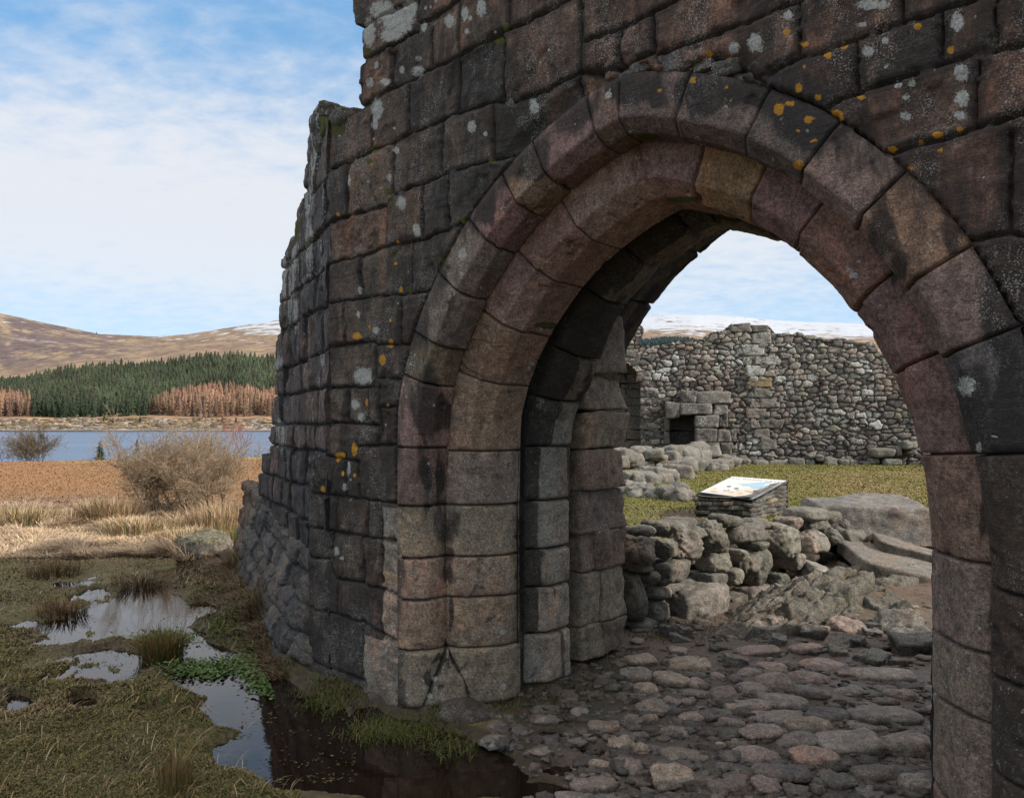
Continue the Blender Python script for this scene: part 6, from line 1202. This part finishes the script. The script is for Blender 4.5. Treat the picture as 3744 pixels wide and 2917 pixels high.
footing('wall_footing', 'taller dark boulder footing below the door recess, behind the others', [(1310, 1003), (1380, 1000), (1450, 998), (1530, 990)], 1700, 46, .16, .36, .62, big=(.2, .38), mask=(.1, .36, 0, .05))
footing('wall_footing', 'nearest low footing of rough grey stones left of the information plinth', [(1330, 1052), (1380, 1060), (1440, 1066), (1480, 1072)], 1800, 44, .16, .20, .16, mask=(0, .42, 0, .22), big=(.08, .22))
# ------------------------------------------------------------------ information board on its slate plinth
def inv_plane(px, py, Y): return np.array([(px - CX) / FS * Y, Y, 1.6 - (py - HY) / FS * Y])
BL, BT, BR_, BB = inv_plane(2561, 1799, 12.75), inv_plane(2677, 1742, 13.65), inv_plane(2876, 1757, 13.35), inv_plane(2751, 1823, 12.4)
ctr = (BL + BT + BR_ + BB) / 4
plin = thing('slate_plinth', 'dark slate rubble plinth carrying the information board on the lawn', 'plinth', (ctr[0], ctr[1], 0))
def plinth_box():
    u = BB - BL; v = BT - BL; u2 = np.array([u[0], u[1], 0]); v2 = np.array([v[0], v[1], 0]); n = 44; r = rng(161)
    # four faces and the sloping top; relief of thin courses
    def face(o, e, hz0, hz1, seed, nrm):
        a = np.linspace(0, 1, 64); b = np.linspace(0, 1, 44); A, B = np.meshgrid(a, b, indexing='ij'); top = hz0 + (hz1 - hz0) * A; Z = -.1 + (top + .1) * B; L = np.linalg.norm(e[:2]); S = A * L
        row = np.floor(Z / .075 + fbm(S, Z, 0, 3, 2, seed) * .5); fz = (Z / .075 + fbm(S, Z, 0, 3, 2, seed) * .5) % 1; cellx = np.floor(S / .17 + hash3(row.astype(np.int64), (row * 0).astype(np.int64), (row * 0).astype(np.int64), seed) * 5); fx = (S / .17 + hash3(row.astype(np.int64), (row * 0).astype(np.int64), (row * 0).astype(np.int64), seed) * 5) % 1
        id_ = hash3(row.astype(np.int64), cellx.astype(np.int64), (row * 0).astype(np.int64), seed + 1); edge = np.minimum(np.minimum(fz, 1 - fz) * .075, np.minimum(fx, 1 - fx) * .17); h = (id_ - .5) * .05 - .04 * (1 - ss(edge, .002, .012)) + fbm(S, Z, 0, 12, 3, seed) * .015
        P = o + A[..., None] * e + nrm * h[..., None]; P[..., 2] = Z; T = np.zeros(A.shape + (3,)); T[:] = (.075, .068, .058); T *= (.6 + .9 * id_)[..., None]; T[id_ > .93] = (.20, .15, .09); mk = np.zeros(A.shape + (4,)); mk[..., 0] = .2; mk[..., 1] = .25 * (id_ > .6) + .15; mk[..., 3] = .3 * (id_ < .3)
        mesh_obj('slate_face', P.reshape(-1, 3), grid_faces(64, 44), M['slate'], plin, tint=T.reshape(-1, 3), mask=mk.reshape(-1, 4), loc=o + e / 2)
    mg = .02; o1 = BL - .04 * u / np.linalg.norm(u); z = BL[2] - .03
    un_ = u2 / np.linalg.norm(u2); vn_ = v2 / np.linalg.norm(v2); nf = np.array([vn_[0] * -1, vn_[1] * -1, 0]); nr = un_
    p00 = np.array([BL[0], BL[1], 0]) - vn_ * .06 - un_ * .06; e1 = u2 * 1.10; e2 = vn_ * (np.linalg.norm(v2) + .30)
    face(p00, e1, BL[2] - .05, BB[2] - .05, 171, nf); face(p00 + e1, e2, BB[2] - .05, BR_[2] - .02, 172, nr); face(p00 + e2, e1, BT[2] - .02, BR_[2] - .02, 173, -nf); face(p00, e2, BL[2] - .05, BT[2] - .02, 174, -nr)
    a = np.linspace(0, 1, 30); A, B = np.meshgrid(a, a, indexing='ij'); P = p00 + A[..., None] * e1 + B[..., None] * e2; P[..., 2] = (BL[2] - .06) * (1 - B) + (BT[2] - .03) * B + fbm(A, B, 0, 5, 3, 175) * .02; P[..., 2] = np.where(B > .78, np.minimum(P[..., 2], BT[2] - .06), P[..., 2])
    mesh_obj('slate_top', P.reshape(-1, 3), grid_faces(30, 30), M['slate'], plin, tint=np.array((.09, .08, .068)), mask=np.array((.1, .3, 0, .2)), loc=p00 + e1 / 2)
plinth_box()
def board():
    b = thing('information_board', 'weathered white information panel with faded blue drawing tilted on a slate plinth', 'information board', tuple(ctr)); nrm = np.cross(BB - BL, BT - BL); nrm /= np.linalg.norm(nrm)
    def q(u, v, d=0.):
        return (BL * (1 - u) * (1 - v) + BB * u * (1 - v) + BT * (1 - u) * v + BR_ * u * v) + nrm * d
    def flat(name, pts, mat, d, th=0): return mesh_obj(name, [q(u, v, d) for u, v in pts], [np.array([list(range(len(pts)))])], mat, b, smooth=False, loc=ctr)
    def mt(name, c, ro=.45):
        s = NT(name); n = s.noise(9, 4, .6); return s.fin(s.mix(s.math('MULTIPLY', n, .25), c, tuple(x * .6 for x in c)), ro)
    edge = mt('panel_edge', (.05, .07, .09)); white = mt('panel_face', (.62, .60, .54), .35); blue = mt('panel_blue', (.30, .43, .52)); dark = mt('panel_ink', (.05, .05, .05)); tan = mt('panel_tan', (.50, .36, .22)); grey = mt('panel_grey', (.22, .23, .2)); frn = mt('panel_wash', (.55, .47, .38)); letr = mt('panel_letters', (.20, .19, .18))
    V = [q(u, v, d) for d in (-.03, .0) for u, v in ((-.012, -.012), (1.012, -.012), (1.012, 1.012), (-.012, 1.012))]; mesh_obj('frame', V, [np.array([(0, 3, 2, 1), (4, 5, 6, 7), (0, 1, 5, 4), (1, 2, 6, 5), (2, 3, 7, 6), (3, 0, 4, 7)])], edge, b, smooth=False, loc=ctr)
    flat('panel', [(0, 0), (1, 0), (1, 1), (0, 1)], white, .004); flat('panel_wash', [(.05, .04), (.97, .03), (.97, .40), (.62, .46), (.3, .30), (.05, .25)], frn, .006)
    flat('loch_drawing', [(.30, .62), (.45, .66), (.60, .76), (.80, .88), (.83, .80), (.76, .68), (.92, .60), (.84, .55), (.78, .44), (.68, .46), (.60, .54), (.46, .50), (.44, .58)], blue, .008)
    for k, (u, v, a, bb, m) in enumerate([(.28, .42, .04, .035, dark), (.46, .36, .045, .035, dark), (.54, .28, .04, .02, tan), (.50, .16, .05, .025, tan), (.66, .16, .05, .035, tan), (.70, .30, .04, .03, tan), (.80, .27, .06, .02, grey), (.86, .46, .04, .07, grey), (.20, .10, .06, .04, tan), (.12, .25, .02, .012, grey)]):
        flat('drawing', [(u + a * cos(t), v + bb * sin(t)) for t in np.linspace(0, 2 * pi, 13)[:-1]], m, .009)
    ring = np.linspace(0, 2 * pi, 19); Vr = [q(.36 + r_ * .05 * cos(t), .22 + r_ * .045 * sin(t), .009) for t in ring for r_ in (.8, 1)]; mesh_obj('drawing', Vr, [np.array([(2 * i, 2 * i + 1, 2 * i + 3, 2 * i + 2) for i in range(18)])], dark, b, smooth=False, loc=ctr)
    cu = bpy.data.curves.new('title_lettering', 'FONT'); cu.body = 'LOCH DOON CASTLE'; cu.size = .092; cu.align_x = 'CENTER'; cu.extrude = .0; cu.space_character = 1.25
    o = bpy.data.objects.new('tmp', cu); link(o, b); bpy.context.view_layer.update(); mt_ = bpy.data.meshes.new_from_object(o.evaluated_get(bpy.context.evaluated_depsgraph_get())); bpy.data.objects.remove(o); o = bpy.data.objects.new('title_lettering', mt_); link(o, b); X = (BR_ - BT); X /= np.linalg.norm(X); Yv = np.cross(nrm, X)
    from mathutils import Matrix
    c = q(.5, .86, .010) - ctr; o.matrix_local = Matrix([(X[0], Yv[0], nrm[0], c[0]), (X[1], Yv[1], nrm[1], c[1]), (X[2], Yv[2], nrm[2], c[2]), (0, 0, 0, 1)]); mt_.materials.clear(); mt_.materials.append(letr)
board()
